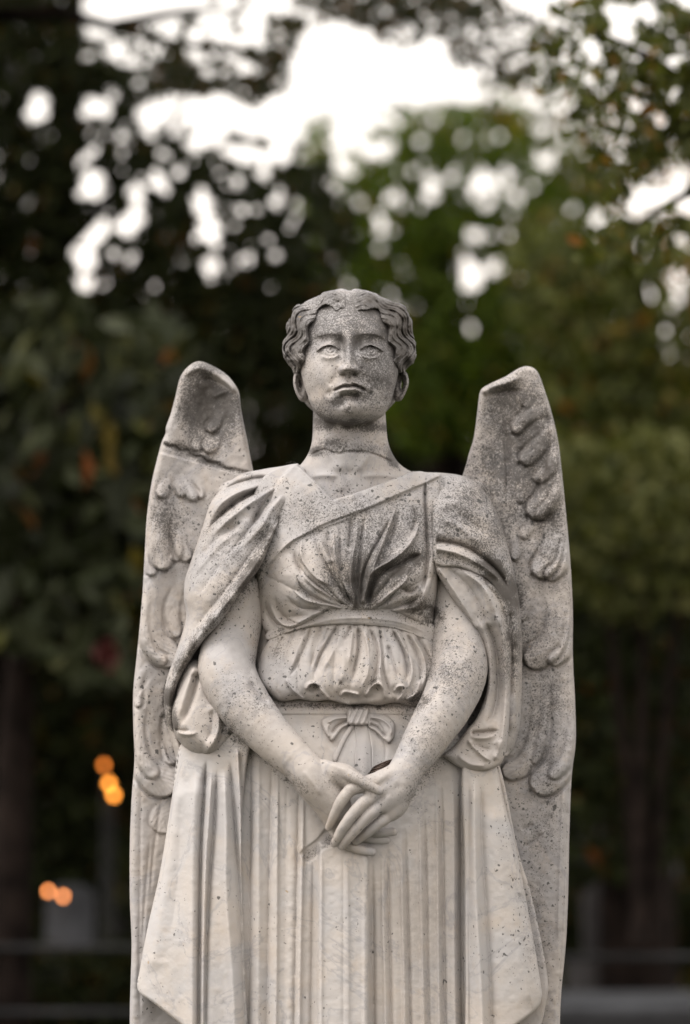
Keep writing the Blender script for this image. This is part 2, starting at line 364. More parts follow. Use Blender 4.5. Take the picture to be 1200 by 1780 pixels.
def nets(f, o, h):
    """surface nets on the zero level of f; inside negative"""
    neg = f < 0
    sh = f.shape; cs = tuple(s-1 for s in sh)
    acc = np.zeros(cs+(3,), np.float32); cnt = np.zeros(cs, np.float32)
    for ax in range(3):
        for a in (0, 1):
            for b in (0, 1):
                s0 = [None]*3; s1 = [None]*3; oth = [x for x in range(3) if x != ax]
                s0[ax] = slice(0, sh[ax]-1); s1[ax] = slice(1, sh[ax])
                for q, c in zip(oth, (a, b)): s0[q] = s1[q] = slice(c, sh[q]-1+c)
                s0, s1 = tuple(s0), tuple(s1)
                x = neg[s0] != neg[s1]
                I = np.where(x)
                fa, fb = f[s0][I], f[s1][I]; t = fa/(fa-fb)
                pos = np.zeros((len(t), 3), np.float32); pos[:, ax] = t; pos[:, oth[0]] = a; pos[:, oth[1]] = b
                acc[I] += pos; cnt[I] += 1
    act = cnt > 0; idx = -np.ones(cs, int); idx[act] = np.arange(act.sum())
    I = np.stack(np.where(act), 1)
    verts = (I+acc[act]/cnt[act][:, None])*h+np.array(o)
    quads = []
    for ax in range(3):
        oth = [x for x in range(3) if x != ax]
        sa = [slice(1, -1)]*3; sb = [slice(1, -1)]*3
        sa[ax] = slice(0, sh[ax]-1); sb[ax] = slice(1, sh[ax])
        A = neg[tuple(sa)]; B = neg[tuple(sb)]
        for flip in (0, 1):
            J = np.stack(np.where((A & ~B) if flip == 0 else (~A & B)), 1)
            c = J.copy(); c[:, oth[0]] += 1; c[:, oth[1]] += 1
            def g(p, q):
                d = c.copy(); d[:, oth[0]] -= p; d[:, oth[1]] -= q; return idx[d[:, 0], d[:, 1], d[:, 2]]
            qd = np.stack([g(1, 1), g(0, 1), g(0, 0), g(1, 0)], 1)
            if (flip == 1) != (ax == 1): qd = qd[:, ::-1]
            quads.append(qd)
    q = np.concatenate(quads); q = q[(q >= 0).all(1)]
    return verts, q
def field_obj(name, f, o, h, parent=ROOT, mat=None):
    v, q = nets(f, o, h)
    q = q[:, ::-1]
    me = mesh_np(name, W(v[:, 0], v[:, 1], v[:, 2]), q)
    wear(me, v[:, 0], v[:, 1])
    return link(name, me, parent, [mat or M_STONE])
def smin(a, b, k):
    h = np.clip(.5+.5*(b-a)/k, 0, 1); return b*(1-h)+a*h-k*h*(1-h)
def grid3(lo, hi, h):
    ax = [np.arange(lo[i], hi[i], h, dtype=np.float32) for i in range(3)]
    return np.meshgrid(*ax, indexing='ij')
def ell(G, c, r):
    x, y, z = [(G[i]-c[i])/r[i] for i in range(3)]
    k = np.sqrt(x*x+y*y+z*z); k2 = np.sqrt((x/r[0])**2+(y/r[1])**2+(z/r[2])**2)+1e-6
    return k*(k-1)/k2
def cone(G, a, b, ra, rb):
    a = np.array(a, np.float32); b = np.array(b, np.float32); ab = b-a; L2 = float(ab@ab)
    p = [G[i]-a[i] for i in range(3)]
    t = np.clip((p[0]*ab[0]+p[1]*ab[1]+p[2]*ab[2])/L2, 0, 1)
    return np.sqrt(sum((p[i]-t*ab[i])**2 for i in range(3)))-(ra+(rb-ra)*t)
def chain(G, pts, k=4, n=3):
    """rows (u, v, d, r) smoothly joined"""
    P = crom(pts, n); f = None
    for i in range(len(P)-1):
        c = cone(G, P[i][:3], P[i+1][:3], P[i][3], P[i+1][3])
        f = c if f is None else np.minimum(f, c)
    return f

#PARTS
#BACKGROUND
# ================================================================== THE STATUE
def c1(x, y): return (460+x/4.0, 470+y/4.0)
def c2(x, y): return (220+x/3.56, 600+y/3.56)
def c3(x, y): return (760+x/3.56, 600+y/3.56)
def c4(x, y): return (420+x/3.158, 780+y/3.158)
def c5(x, y): return (420+x/3.158, 1040+y/3.158)
def c6(x, y): return (480+x/4.0, 1280+y/4.0)
def c7(x, y): return (220+x/2.543, 1080+y/2.543)
def c8(x, y): return (700+x/2.544, 1080+y/2.544)
def T(f, *p): return [f(*q) for q in p]
def ip(V, xs, ys):
    xs = np.asarray(xs, float); ys = np.asarray(ys, float); dl = np.diff(ys)/np.diff(xs)
    m = np.concatenate([[0], np.where(dl[1:]*dl[:-1] > 0, 2*dl[1:]*dl[:-1]/(dl[1:]+dl[:-1]+1e-12*np.sign(dl[1:]+dl[:-1]+1e-30)), 0), [0]])
    x = np.clip(V, xs[0], xs[-1]); i = np.clip(np.searchsorted(xs, x, side='right')-1, 0, len(xs)-2)
    h = xs[i+1]-xs[i]; t = (x-xs[i])/h; t2 = t*t; t3 = t2*t
    return (2*t3-3*t2+1)*ys[i]+(t3-2*t2+t)*h*m[i]+(-2*t3+3*t2)*ys[i+1]+(t3-t2)*h*m[i+1]
def pdist(U, V, pts):
    P = crom(pts, 6); D = np.full(U.shape, 1e12)
    for i in range(len(P)-1): D = np.minimum(D, seg_dist(U, V, P[i], P[i+1])[0])
    return np.sqrt(D)
def eround(s, R, T_): return -T_*(1-np.sqrt(1-(1-np.clip(s/R, 0, 1))**2))
def bump(U, V, u, v, ru, rv, a, rot=0, p=1.0):
    c, s = math.cos(rad(rot)), math.sin(rad(rot)); x = ((U-u)*c+(V-v)*s)/ru; y = (-(U-u)*s+(V-v)*c)/rv
    return a*np.exp(-(x*x+y*y)**p)
def folds(H, U, V, rows):
    for r in rows: stroke(H, U, V, *r[:1], *r[1:])
def chisel(U, V, a=.5): return a*vnoise(U, V, 9, 21)+a*.8*vnoise(U, V, 23, 22)+a*.35*vnoise(U, V, 4, 23)
def torso(U, V):
    D = ip(V, [780, 815, 850, 900, 960, 1040, 1075, 1130, 1190, 1230, 1300], [20, 44, 66, 84, 96, 92, 84, 88, 92, 84, 96])
    w = ip(V, [780, 900, 1000, 1075, 1150, 1300], [250, 225, 205, 185, 185, 230])
    x = np.clip((U-608)/w, -1, 1)
    return D*np.sqrt(1-x*x)

# ---- wings
WL = [(440,816),(430,765),(420,715),(417,688),(411,672),(395,652),(372,637),(348,628),(330,635),(314,655),(305,690),(297,720),(289,742),(288,754),(281,770),(270,812),(262,850),(255,905),(252,960),(248,1030),(243,1090),(237,1150),(232,1200),(232,1260),(234,1320),(229,1390),(226,1470),(226,1560),(229,1640),(227,1720),(226,1800),(230,2050),(240,2300),(470,2300),(480,1800),(475,1200),(470,950)]
def wl_front(U, V, s):
    H = -62+rim(s, 9, 17)
    H = H + 10*sstep(640, 1500, V)
    outer = pdist(U, V, WL[8:32])
    H = H - 12*sstep(8, 60, outer)                     # the inner face is dished behind the outer border
    up = 1-sstep(770, 900, V)
    H = H - 17*np.exp(-((U-362)/36)**2-((V-715)/52)**2)
    H = H - 5*sstep(0, 3, (790+(U-285)*.28)-V)*(V < 840)      # re-fixed tip sits a little back
    stroke(H, U, V, [(318,655),(345,640),(372,650),(398,668),(412,684)], 9, 8, 7, .2, .1)
    stroke(H, U, V, [(340,662),(365,659),(392,672),(410,690)], -7, 4, 5, .3, .2)
    stroke(H, U, V, [(368,692),(382,684),(398,680)], 5, 4, 5)
    stroke(H, U, V, [(283,768),(293,776),(305,775),(314,782),(327,783),(338,792),(352,794),(362,803),(380,806),(392,814),(410,816),(440,824)], -6, 1.6, 2.4, .05, .05)
    stroke(H, U, V, [(300,772),(322,780),(350,790)], -4, 5, 2, .3, .3)
    for p, w, h in ((T(c2, (575,400),(560,470),(505,535)), 11, 10), (T(c2, (560,520),(545,600),(480,655)), 13, 9), (T(c2, (470,560),(440,620),(420,655)), 9, 4),
                    (T(c2, (300,800),(320,880),(352,940)), 8, 7), (T(c2, (330,800),(370,880),(432,958)), 11, 13), (T(c2, (440,850),(460,900),(462,950)), 7, 6), (T(c2, (255,820),(240,880),(212,945)), 12, 9),
                    (T(c2, (140,1150),(135,1320),(165,1428)), 11, 7), (T(c2, (250,1000),(205,1180),(235,1392)), 19, 14), (T(c2, (300,1130),(320,1240),(300,1340)), 10, 5), (T(c2, (345,1130),(340,1250),(392,1335)), 13, 8),
                    ([(300,985),(262,1050),(268,1110),(306,1155)], 26, 13), ([(262,1010),(248,1080),(262,1135),(290,1152)], 12, 8), ([(318,1000),(300,1060),(306,1110)], 14, 6),
                    ([(300,1170),(250,1250),(262,1330),(306,1376)], 34, 16), ([(262,1180),(240,1250),(246,1310),(272,1352)], 14, 8), ([(318,1180),(296,1260),(300,1330)], 14, 6),
                    ([(262,1150),(244,1180),(240,1230)], 8, 5), ([(330,1380),(290,1420),(282,1450)], 26, 5)):
        feather(H, U, V, p, w, h, 1.1)
    for p in ([(262,1450),(250,1600),(246,1690)], [(246,1340),(244,1500),(243,1700),(246,1800)], [(285,1370),(268,1480),(262,1560)]):
        stroke(H, U, V, p, -2.5, 2, 4, .2, .2)
    stroke(H, U, V, [(258,870),(250,980),(244,1080),(236,1180)], 3, 3, 5, .2, .2)
    return H+chisel(U, V, .7)
relief('wing', WL, wl_front, lambda U, V, s: -120-rim(s, 25, 14), res=1.7)
WR = [(803,830),(815,790),(824,760),(830,715),(833,690),(837,677),(850,668),(878,655),(903,640),(920,637),(935,647),(947,678),(960,720),(971,770),(978,830),(985,900),(992,980),(996,1060),(996,1140),(1000,1220),(1001,1290),(994,1350),(990,1450),(988,1550),(984,1640),(975,1740),(972,1850),(962,2100),(950,2300),(740,2300),(735,1500),(740,1000)]
def wr_front(U, V, s):
    H = -62+rim(s, 9, 17)
    H = H - 10*sstep(14, 70, pdist(U, V, WR[9:29]))
    H = H - 16*np.exp(-((U-868)/22)**2-((V-745)/75)**2)
    stroke(H, U, V, [(836,684),(856,673),(885,664),(910,652)], 11, 7, 8, .1, .35)
    stroke(H, U, V, [(842,690),(870,682),(895,680),(912,676)], -8, 6, 4, .2, .3)
    stroke(H, U, V, [(868,730),(878,770),(882,830),(880,880)], -5, 7, 3)
    for p, w, h in ((T(c3, (700,400),(600,430),(520,480),(478,548)), 12, 10), (T(c3, (735,470),(690,560),(600,660),(520,732)), 15, 10), (T(c3, (750,560),(745,680),(680,790),(600,840)), 11, 6),
                    (T(c3, (770,640),(770,840),(720,980),(620,1072)), 12, 8), (T(c3, (735,620),(725,800),(670,960),(568,1060)), 20, 15), (T(c3, (560,830),(520,900),(520,980)), 8, 4),
                    (T(c3, (800,1040),(810,1230),(770,1370),(672,1442)), 13, 9), (T(c3, (690,1060),(720,1200),(680,1340),(600,1424)), 21, 15), (T(c3, (440,1150),(485,1240),(480,1335)), 10, 7), (T(c3, (620,1100),(560,1150),(530,1200)), 9, 5),
                    ([(992,1010),(998,1080),(985,1130),(955,1153)], 13, 9), ([(955,1010),(972,1070),(955,1125),(912,1152)], 24, 14), ([(930,1010),(915,1050),(905,1080)], 10, 5),
                    ([(996,1160),(998,1260),(985,1320),(955,1352)], 13, 8), ([(975,1160),(985,1270),(970,1335),(926,1374)], 28, 15), ([(935,1200),(935,1280),(910,1330),(872,1343)], 19, 12), ([(950,1180),(945,1260),(930,1330)], 8, 4)):
        feather(H, U, V, p, w, h, 1.1)
    for p in ([(948,700),(958,760),(950,800)], [(912,705),(905,715)], [(930,1432),(915,1440),(905,1444)], [(945,1448),(925,1465),(908,1474)]):
        stroke(H, U, V, p, -5, 2, 5)
    stroke(H, U, V, [(990,1330),(982,1500),(976,1650),(968,1780)], -3, 2.2, 3, .1, .1)
    stroke(H, U, V, [(980,1360),(974,1500),(970,1640)], 3, 3, 3, .1, .1)
    return H+chisel(U, V, .9)
relief('wing', WR, wr_front, lambda U, V, s: -120-rim(s, 25, 14), res=1.7)

# ---- the tunic's sides, seen in the gaps beside the arms
def core(U, V, s):
    H = torso(U, V)*.8-22+rim(s, 30, 8)
    for p in ([(450,1010),(455,1080),(470,1130)], [(462,1100),(455,1150),(445,1200)], [(765,1060),(770,1130),(755,1200)], [(778,1080),(785,1150),(775,1220)]):
        stroke(H, U, V, p, 7, 5, 6)
    return H
relief('tunic_side', [(380,850),(500,830),(720,830),(850,850),(830,1000),(808,1100),(812,1300),(770,1345),(430,1345),(400,1250),(420,1100),(400,1000)], core, -70, res=3)

# ---- bodice with its crossed band and strap
BAND = crom([(515,806),(522,811),(550,838),(577,866),(586,866),(620,856),(670,838),(720,820),(745,822),(766,826),(750,836),(700,857),(640,883),(600,898),(560,914),(525,932),(500,948),(478,970),(462,990),(448,1010),(430,1010),(440,940),(470,870),(490,830)], 5, True)
BOD = [(515,806),(522,811),(550,838),(577,866),(586,866),(620,856),(670,838),(720,820),(745,822),(768,826),(772,860),(768,930),(762,1000),(757,1050),(752,1085),(740,1094),(724,1084),(699,1069),(667,1061),(622,1063),(572,1060),(547,1076),(515,1094),(483,1104),(466,1101),(455,1084),(450,1040),(446,1000),(430,960),(430,900),(450,840),(480,815)]
def bod(U, V, s):
    H = torso(U, V)+6
    H = H+bump(U, V, 530, 1012, 74, 62, 30)+bump(U, V, 700, 1012, 66, 60, 30)-bump(U, V, 618, 1010, 34, 60, 8)
    b = poly_sd(U, V, BAND)
    out = 1-sstep(-4, 2, b)
    F = np.zeros(U.shape)
    def g(p, a=-7, w1=2.6, w2=5, ta=.3, tb=.15): stroke(F, U, V, T(c4, *p), a*1.0, w1*.8, w2*.8, ta, tb)
    # hollows
    g([(290,520),(300,610),(350,690),(440,770),(520,830),(610,885)], -10, 4, 6)
    g([(290,700),(350,780),(440,835),(560,872)], -9, 3, 6)
    g([(240,800),(300,860),(360,880),(450,880)], -6, 3, 5)
    g([(180,790),(210,890),(270,950),(330,960)], -6, 3, 5)
    g([(128,820),(150,910),(210,975),(280,985)], -7, 3, 5)
    g([(395,460),(430,570),(500,700),(560,800),(615,880)], -6, 3, 4)
    g([(530,400),(540,500),(540,640),(565,760),(620,880)], -7, 4, 2.4)
    g([(470,440),(480,540),(505,620)], -5, 3, 5)
    g([(600,370),(600,470),(590,560)], -6, 3, 4)
    g([(690,330),(668,440),(655,560),(640,700),(640,860)], -7, 2.4, 4.5)
    g([(860,260),(810,400),(720,560),(665,700),(650,880)], -8, 4.5, 2.4)
    g([(1000,575),(930,605),(850,645),(760,690),(720,760),(690,880)], -15, 3, 8, .15)
    g([(1000,730),(930,790),(870,770),(800,830),(730,885)], -9, 3, 6)
    g([(870,330),(830,450),(790,560)], -6, 4, 4)
    g([(990,810),(900,860),(800,885),(720,892)], -9, 3, 6)
    g([(930,300),(960,380),(930,470)], -5, 4, 4)
    g([(1010,170),(1010,300),(1018,430),(1022,600),(1000,730),(975,800)], -9, 5, 3, .1)
    # crests
    g([(330,480),(330,600),(400,700),(480,750)], 7, 6, 3)
    g([(310,620),(370,730),(470,800),(580,860)], 7, 7, 3)
    g([(270,760),(350,830),(460,855),(560,878)], 7, 6, 3)
    g([(150,830),(190,930),(260,975),(360,930),(470,878)], 7, 6, 4)
    g([(505,430),(510,560),(530,660),(575,770),(610,830)], 8, 4, 5)
    g([(640,370),(630,480),(610,600),(600,730),(625,880)], 7, 5, 4)
    g([(860,285),(820,400),(760,560),(710,700),(660,860)], 12, 3.5, 4.5, .2, .05)
    g([(975,390),(950,480),(890,560),(810,620),(740,660),(690,720)], 12, 5, 4)
    g([(920,650),(890,740),(800,810),(740,880)], 8, 4, 6)
    g([(960,740),(1000,800),(960,870),(850,880)], 6, 7, 5)
    g([(745,480),(715,600),(680,720)], 4, 6, 5)
    g([(420,440),(450,540),(500,640)], 4, 5, 5)
    th = np.arctan2(U-622, 1075-V); rr = np.hypot(U-622, V-1075)
    F += 4.6*(np.abs(np.sin(th*8.5+.35*vnoise(U, V, 60, 71)+.3))**.6-.65)*sstep(18, 60, rr)*(1-.5*sstep(120, 220, rr))
    F += 2.4*(np.abs(np.sin(th*17+1+.5*vnoise(U, V, 40, 72)))**.6-.65)*sstep(14, 40, rr)*(1-sstep(90, 160, rr))
    H = H+F*out
    H = H+7*sstep(-2.2, 2.6, b)
    stroke(H, U, V, [(520,812),(548,841),(576,866)], 1.6, 2, 2, .05, .05)
    stroke(H, U, V, T(c4, (130,650),(200,590),(270,510),(400,450),(560,390),(700,325),(850,265),(1000,200)), 2, 3, 1.5, .1, .1)
    # vertical shoulder strap
    st = crom(T(c4, (1015,180),(1085,150),(1082,300),(1072,450),(1062,560),(1055,680),(1020,810),(985,850),(1010,740),(1030,620),(1022,430)), 4, True)
    H = H+6*sstep(-1.5, 2, poly_sd(U, V, st))
    # puckers at the gather
    H = H+2.2*np.sin((U-622)*.55)*np.exp(-((U-622)/34)**2-((V-1056)/9)**2)
    H = H+eround(s, 9, 13)*sstep(900, 960, V)+eround(s, 3, 4)
    return H+chisel(U, V, .55)
relief('bodice', BOD, bod, -20, res=1.4)

# ---- belt
def belt(U, V, s):
    H = torso(U, V)+6+rim(s, 4, 5)-bump(U, V, 622, 1060, 60, 9, 5)
    stroke(H, U, V, [(480,1112),(515,1094),(570,1078),(622,1074),(680,1078),(720,1090),(745,1104)], 2.5, 3, 3, .1, .1)
    stroke(H, U, V, [(500,1106),(545,1090),(622,1084),(690,1090),(735,1106)], -2, 1.6, 1.6, .1, .1)
    return H+chisel(U, V, .6)
relief('belt', [(462,1110),(470,1094),(520,1070),(570,1052),(622,1050),(680,1052),(730,1070),(756,1090),(752,1120),(737,1112),(689,1093),(622,1086),(547,1089),(500,1100),(474,1112)], belt, -10, res=1.6)

# ---- blouse skirt (peplum) gathered under the belt
PEP = [(474,1106),(500,1096),(547,1085),(622,1082),(689,1088),(735,1104),(752,1115),(761,1140),(760,1168),(745,1195),(738,1222),(728,1229),(705,1226),(686,1221),(660,1226),(635,1224),(612,1226),(597,1223),(572,1217),(545,1219),(520,1215),(496,1219),(480,1216),(460,1196),(448,1173),(451,1145),(460,1125)]
def pep(U, V, s):
    H = torso(U, V)+4+ip(V, [1082, 1100, 1150, 1190, 1215, 1232], [-2, 2, 16, 22, 18, 8])
    F = np.zeros(U.shape)
    def g(p, a=-7, w1=3, w2=5, ta=.12, tb=.3): stroke(F, U, V, T(c5, *p), a*1.25, w1*.9, w2*.9, ta, tb)
    g([(235,200),(190,290),(160,400)], -3.5, 3, 4); g([(290,185),(250,280),(215,400)], -3, 3, 4)
    g([(380,160),(345,270),(290,380),(255,450)], -6, 4, 3); g([(440,155),(405,290),(375,400)], -5, 3, 4)
    g([(525,150),(480,230),(430,320),(405,400),(415,450)], -10, 6, 3); g([(600,150),(580,200),(560,240)], -6, 2.5, 3)
    g([(640,150),(642,280),(618,390),(605,490)], -11, 5, 2.6); g([(700,160),(740,250),(752,330),(735,430),(690,520)], -8, 3, 5)
    g([(760,180),(772,300),(785,420),(830,560)], -8, 3, 4); g([(825,170),(885,280),(912,400),(895,470)], -9, 3, 3)
    g([(905,190),(960,300),(985,400),(970,480)], -7, 3, 3); g([(960,210),(1020,310),(1045,400)], -6, 3, 3); g([(800,250),(850,400),(870,470)], -5, 3, 3)
    g([(480,160),(455,220),(430,260)], -4, 2.5, 3)
    g([(540,170),(520,260),(470,350),(440,420)], 4, 6, 4); g([(560,260),(560,400),(540,480)], 4, 9, 7); g([(670,170),(700,300),(690,420),(650,500)], 6, 6, 4)
    g([(610,170),(600,270),(590,380)], 5, 5, 4); g([(850,180),(925,330),(935,430),(900,520)], 5, 4, 3); g([(345,190),(300,310),(265,420)], 4, 4, 4)
    g([(755,200),(765,320),(760,420),(790,520)], 5, 3, 3); g([(930,200),(1000,320),(1010,430),(960,540)], 4, 3, 3)
    # hem: turned-up loops and hollows
    for x, y, rx, ry, a in ((400, 500, 11, 8, -13), (430,540,14,6,-9), (575, 535, 16, 8, -13), (735, 500, 13, 9, -16), (700,540,14,7,-10), (860, 505, 9, 7, -12), (300,540,12,6,-7), (640,560,20,6,-8), (890,575,14,5,-8)):
        u, v = c5(x, y); F = F+bump(U, V, u, v, rx, ry, a)
    g([(355,510),(370,475),(410,470),(450,520),(490,560)], 8, 3, 3, .1, .1); g([(240,440),(280,500),(350,560)], 6, 3, 3, .1, .1)
    g([(540,540),(565,515),(610,520),(650,530)], 7, 3, 3, .1, .1); g([(680,545),(710,490),(750,468),(780,500),(790,560)], 8, 3, 3, .1, .1)
    g([(835,520),(860,485),(890,488),(880,530),(850,570)], 6, 2.6, 2.6, .1, .1); g([(480,555),(540,575),(600,582)], 5, 3, 3, .1, .1)
    g([(900,560),(960,520),(985,440)], 6, 3, 4, .1, .2)
    q = (U-612)/ip(V, [1085, 1140, 1200, 1230], [128, 150, 150, 130])
    F = F*.8+4.2*(np.abs(np.sin(q*15+.7*vnoise(U, V*.25, 30, 73)))**.55-.62)*(1-.6*sstep(1190, 1215, V))
    F += 1.6*(np.abs(np.sin(q*33+.9*vnoise(U, V*.25, 22, 74)))**.6-.62)*(1-sstep(1130, 1190, V))
    H = H+F+eround(s, 12, 14)*sstep(1110, 1150, V)+eround(s, 3, 3)
    return H+chisel(U, V, .5)
relief('blouse_hem', PEP, pep, 10, res=1.4)

# ---- skirt
STK = 1.08
def skd(U, V):
    D = ip(V, [1205, 1240, 1300, 1450, 1780, 2500], [66, 76, 92, 108, 116, 130]); x = np.clip((U-605)/275, -1, 1)
    return D*np.sqrt(1-x*x)
def skirt(U, V, s):
    H = skd(U, V)
    def l(p, a, w1, w2, ta=.15, tb=0): stroke(H, U, V, p, a, w1, w2, ta, tb)
    H = H+3.5*sstep(1226, 1231, V)*(1-sstep(1240, 1243, V))      # narrow sash
    # box pleat of the centre
    box = crom([(556,1466),(600,1470),(640,1476),(641,1600),(640,2500),(553,2500),(553,1700),(554,1550)], 1, True)
    H = H*(1-.0)+20*sstep(-3, 2, poly_sd(U, V, box))
    l([(597,1475),(597,1600),(597,1780),(597,2500)], -2.2, 2, 3, .05); l([(560,1470),(559,1700),(559,2500)], 3, 3, 4, .05); l([(604,1480),(606,1700),(606,2500)], 3, 3, 14, .05)
    l([(634,1480),(634,1700),(634,2500)], 3, 5, 3, .05)
    for x0, x1, v0, a, w1, w2 in ((437,432,1290,-12,3,10), (450,448,1290,7,7,12), (474,464,1310,-9,3,6), (484,480,1320,7,3,12), (521,512,1350,-11,2.5,5), (529,521,1360,9,3,13),
                                (500,494,1330,-4,5,9), (545,541,1460,-8,8,4),
                                (648,650,1480,-12,4,7), (664,670,1470,8,9,3), (674,681,1450,-10,3,8), (696,704,1430,9,9,3), (705,714,1420,-10,2.6,7), (728,737,1400,8,8,3), (738,746,1380,-9,2.6,6),
                                (758,764,1340,8,7,3), (767,775,1330,-9,2.6,5), (787,792,1320,5,6,4), (801,805,1320,-16,4,5)):
        l([(x0, v0), (x0*.6+x1*.4, v0+150), (x1, 1780), (x1+(x1-600)*.1, 2500)], a, w1, w2, .12)
    H = H+.8*np.sin(U*.13+.4*np.sin(V*.011))
    # overskirt panel under the bow
    l(T(c5, (690,700),(715,800),(718,900),(712,1000)), 2.5, 5, 1.6, .05, .05)
    l(T(c5, (610,700),(560,770),(510,860)), 3.5, 3, 3, .05, .2); l(T(c5, (640,720),(635,800),(640,900)), 1.5, 4, 4)
    l(T(c5, (745,740),(790,800),(790,900)), -2, 1.5, 3, .05, .2)
    # broken place patched with mortar
    pt = crom(T(c6, (400,600),(330,660),(280,720),(170,810),(210,870),(270,850),(330,790),(420,740)), 4, True)
    H = H-4*sstep(-1.5, 1.5, poly_sd(U, V, pt))
    return H+chisel(U, V, .45)
relief('skirt', [(440,1213),(600,1213),(750,1222),(815,1320),(850,1420),(865,1600),(880,1900),(890,2300),(330,2300),(335,1900),(345,1600),(355,1400),(400,1290),(420,1250)], skirt, -60, res=1.6, mat=M_SKIRT)

STK = 1.4
# ---- the two falls of the mantle over the skirt
LF = [(316,1290),(299,1387),(279,1512),(258,1607),(244,1682),(240,1721),(268,1744),(314,1780),(352,1812),(405,1830),(428,1800),(426,1700),(421,1552),(420,1430),(428,1340),(434,1268),(370,1262)]
def lf(U, V, s):
    e = pdist(U, V, [(316,1280),(299,1387),(279,1512),(258,1607),(244,1682),(236,1740)])
    H = 26+62*np.sqrt(1-(1-np.clip(e/150, 0, 1))**2)+ip(V, [1290, 1780], [0, 10])+rim(s, 5, 7)
    def l(p, a, w1, w2, ta=.1, tb=0.): stroke(H, U, V, p, a, w1, w2, ta, tb)
    l(T(c7, (355,600),(345,760),(333,950),(326,1250),(320,1800),(318,1900)), -17, 3, 5); l(T(c7, (310,640),(295,900),(290,1250),(292,1880)), 9, 20, 9)
    l(T(c7, (378,640),(366,850),(350,1100),(340,1500),(338,1880)), 6, 3, 3); l(T(c7, (402,640),(388,900),(368,1150),(352,1500),(345,1880)), -10, 4, 3)
    l(T(c7, (430,640),(440,900),(440,1200),(470,1600),(480,1880)), 11, 12, 8); l(T(c7, (458,600),(478,850),(500,1150),(515,1500),(530,1880)), -11, 3, 5)
    l(T(c7, (490,560),(505,850),(512,1150)), 9, 4, 4, .05, .3); l(T(c7, (240,700),(180,1100),(120,1500)), 5, 14, 14); l(T(c7, (240,760),(230,1100),(190,1450)), -3, 10, 12, .2, .3)
    l(T(c7, (560,900),(540,1250)), 0, 1, 1)
    return H+chisel(U, V, .45)
relief('mantle_fall', LF, lf, lambda U, V, s: -28+0*U, res=1.6, mat=M_SKIRT)
RF = [(806,1322),(862,1330),(868,1350),(877,1394),(897,1473),(920,1591),(940,1709),(941,1738),(930,1757),(897,1782),(850,1815),(812,1822),(810,1700),(808,1500)]
def rf(U, V, s):
    e = pdist(U, V, [(862,1320),(877,1394),(897,1473),(920,1591),(944,1709),(945,1790)])
    H = 42+48*np.sqrt(1-(1-np.clip(e/95, 0, 1))**2)+ip(V, [1320, 1780], [0, 8])+rim(s, 5, 7)
    def l(p, a, w1, w2, ta=.1, tb=0.): stroke(H, U, V, p, a, w1, w2, ta, tb)
    l(T(c8, (318,680),(320,1000),(330,1300),(350,1650),(355,1850)), 12, 7, 12, .1); l(T(c8, (350,700),(350,950),(368,1250),(388,1600),(392,1850)), -8, 7, 4)
    l(T(c8, (292,700),(292,1200),(300,1800)), -4, 3, 3); l(T(c8, (400,800),(440,1100),(500,1400),(560,1650)), 4, 20, 12); l(T(c8, (420,700),(470,950),(520,1200)), 3, 4, 3)
    return H+chisel(U, V, .45)
relief('mantle_fall', RF, rf, lambda U, V, s: -10+0*U, res=1.6, mat=M_SKIRT)
def rf2(U, V, s):
    H = 24+rim(s, 6, 10)
    stroke(H, U, V, [(872,1345),(903,1481),(925,1560),(950,1690)], 3, 3, 3, .05, .05)
    return H+chisel(U, V, .5)
relief('mantle_fall', [(845,1325),(870,1335),(900,1475),(921,1545),(938,1620),(952,1700),(950,1740),(930,1800),(860,1830),(850,1500)], rf2, lambda U, V, s: -45+0*U, res=2.2)

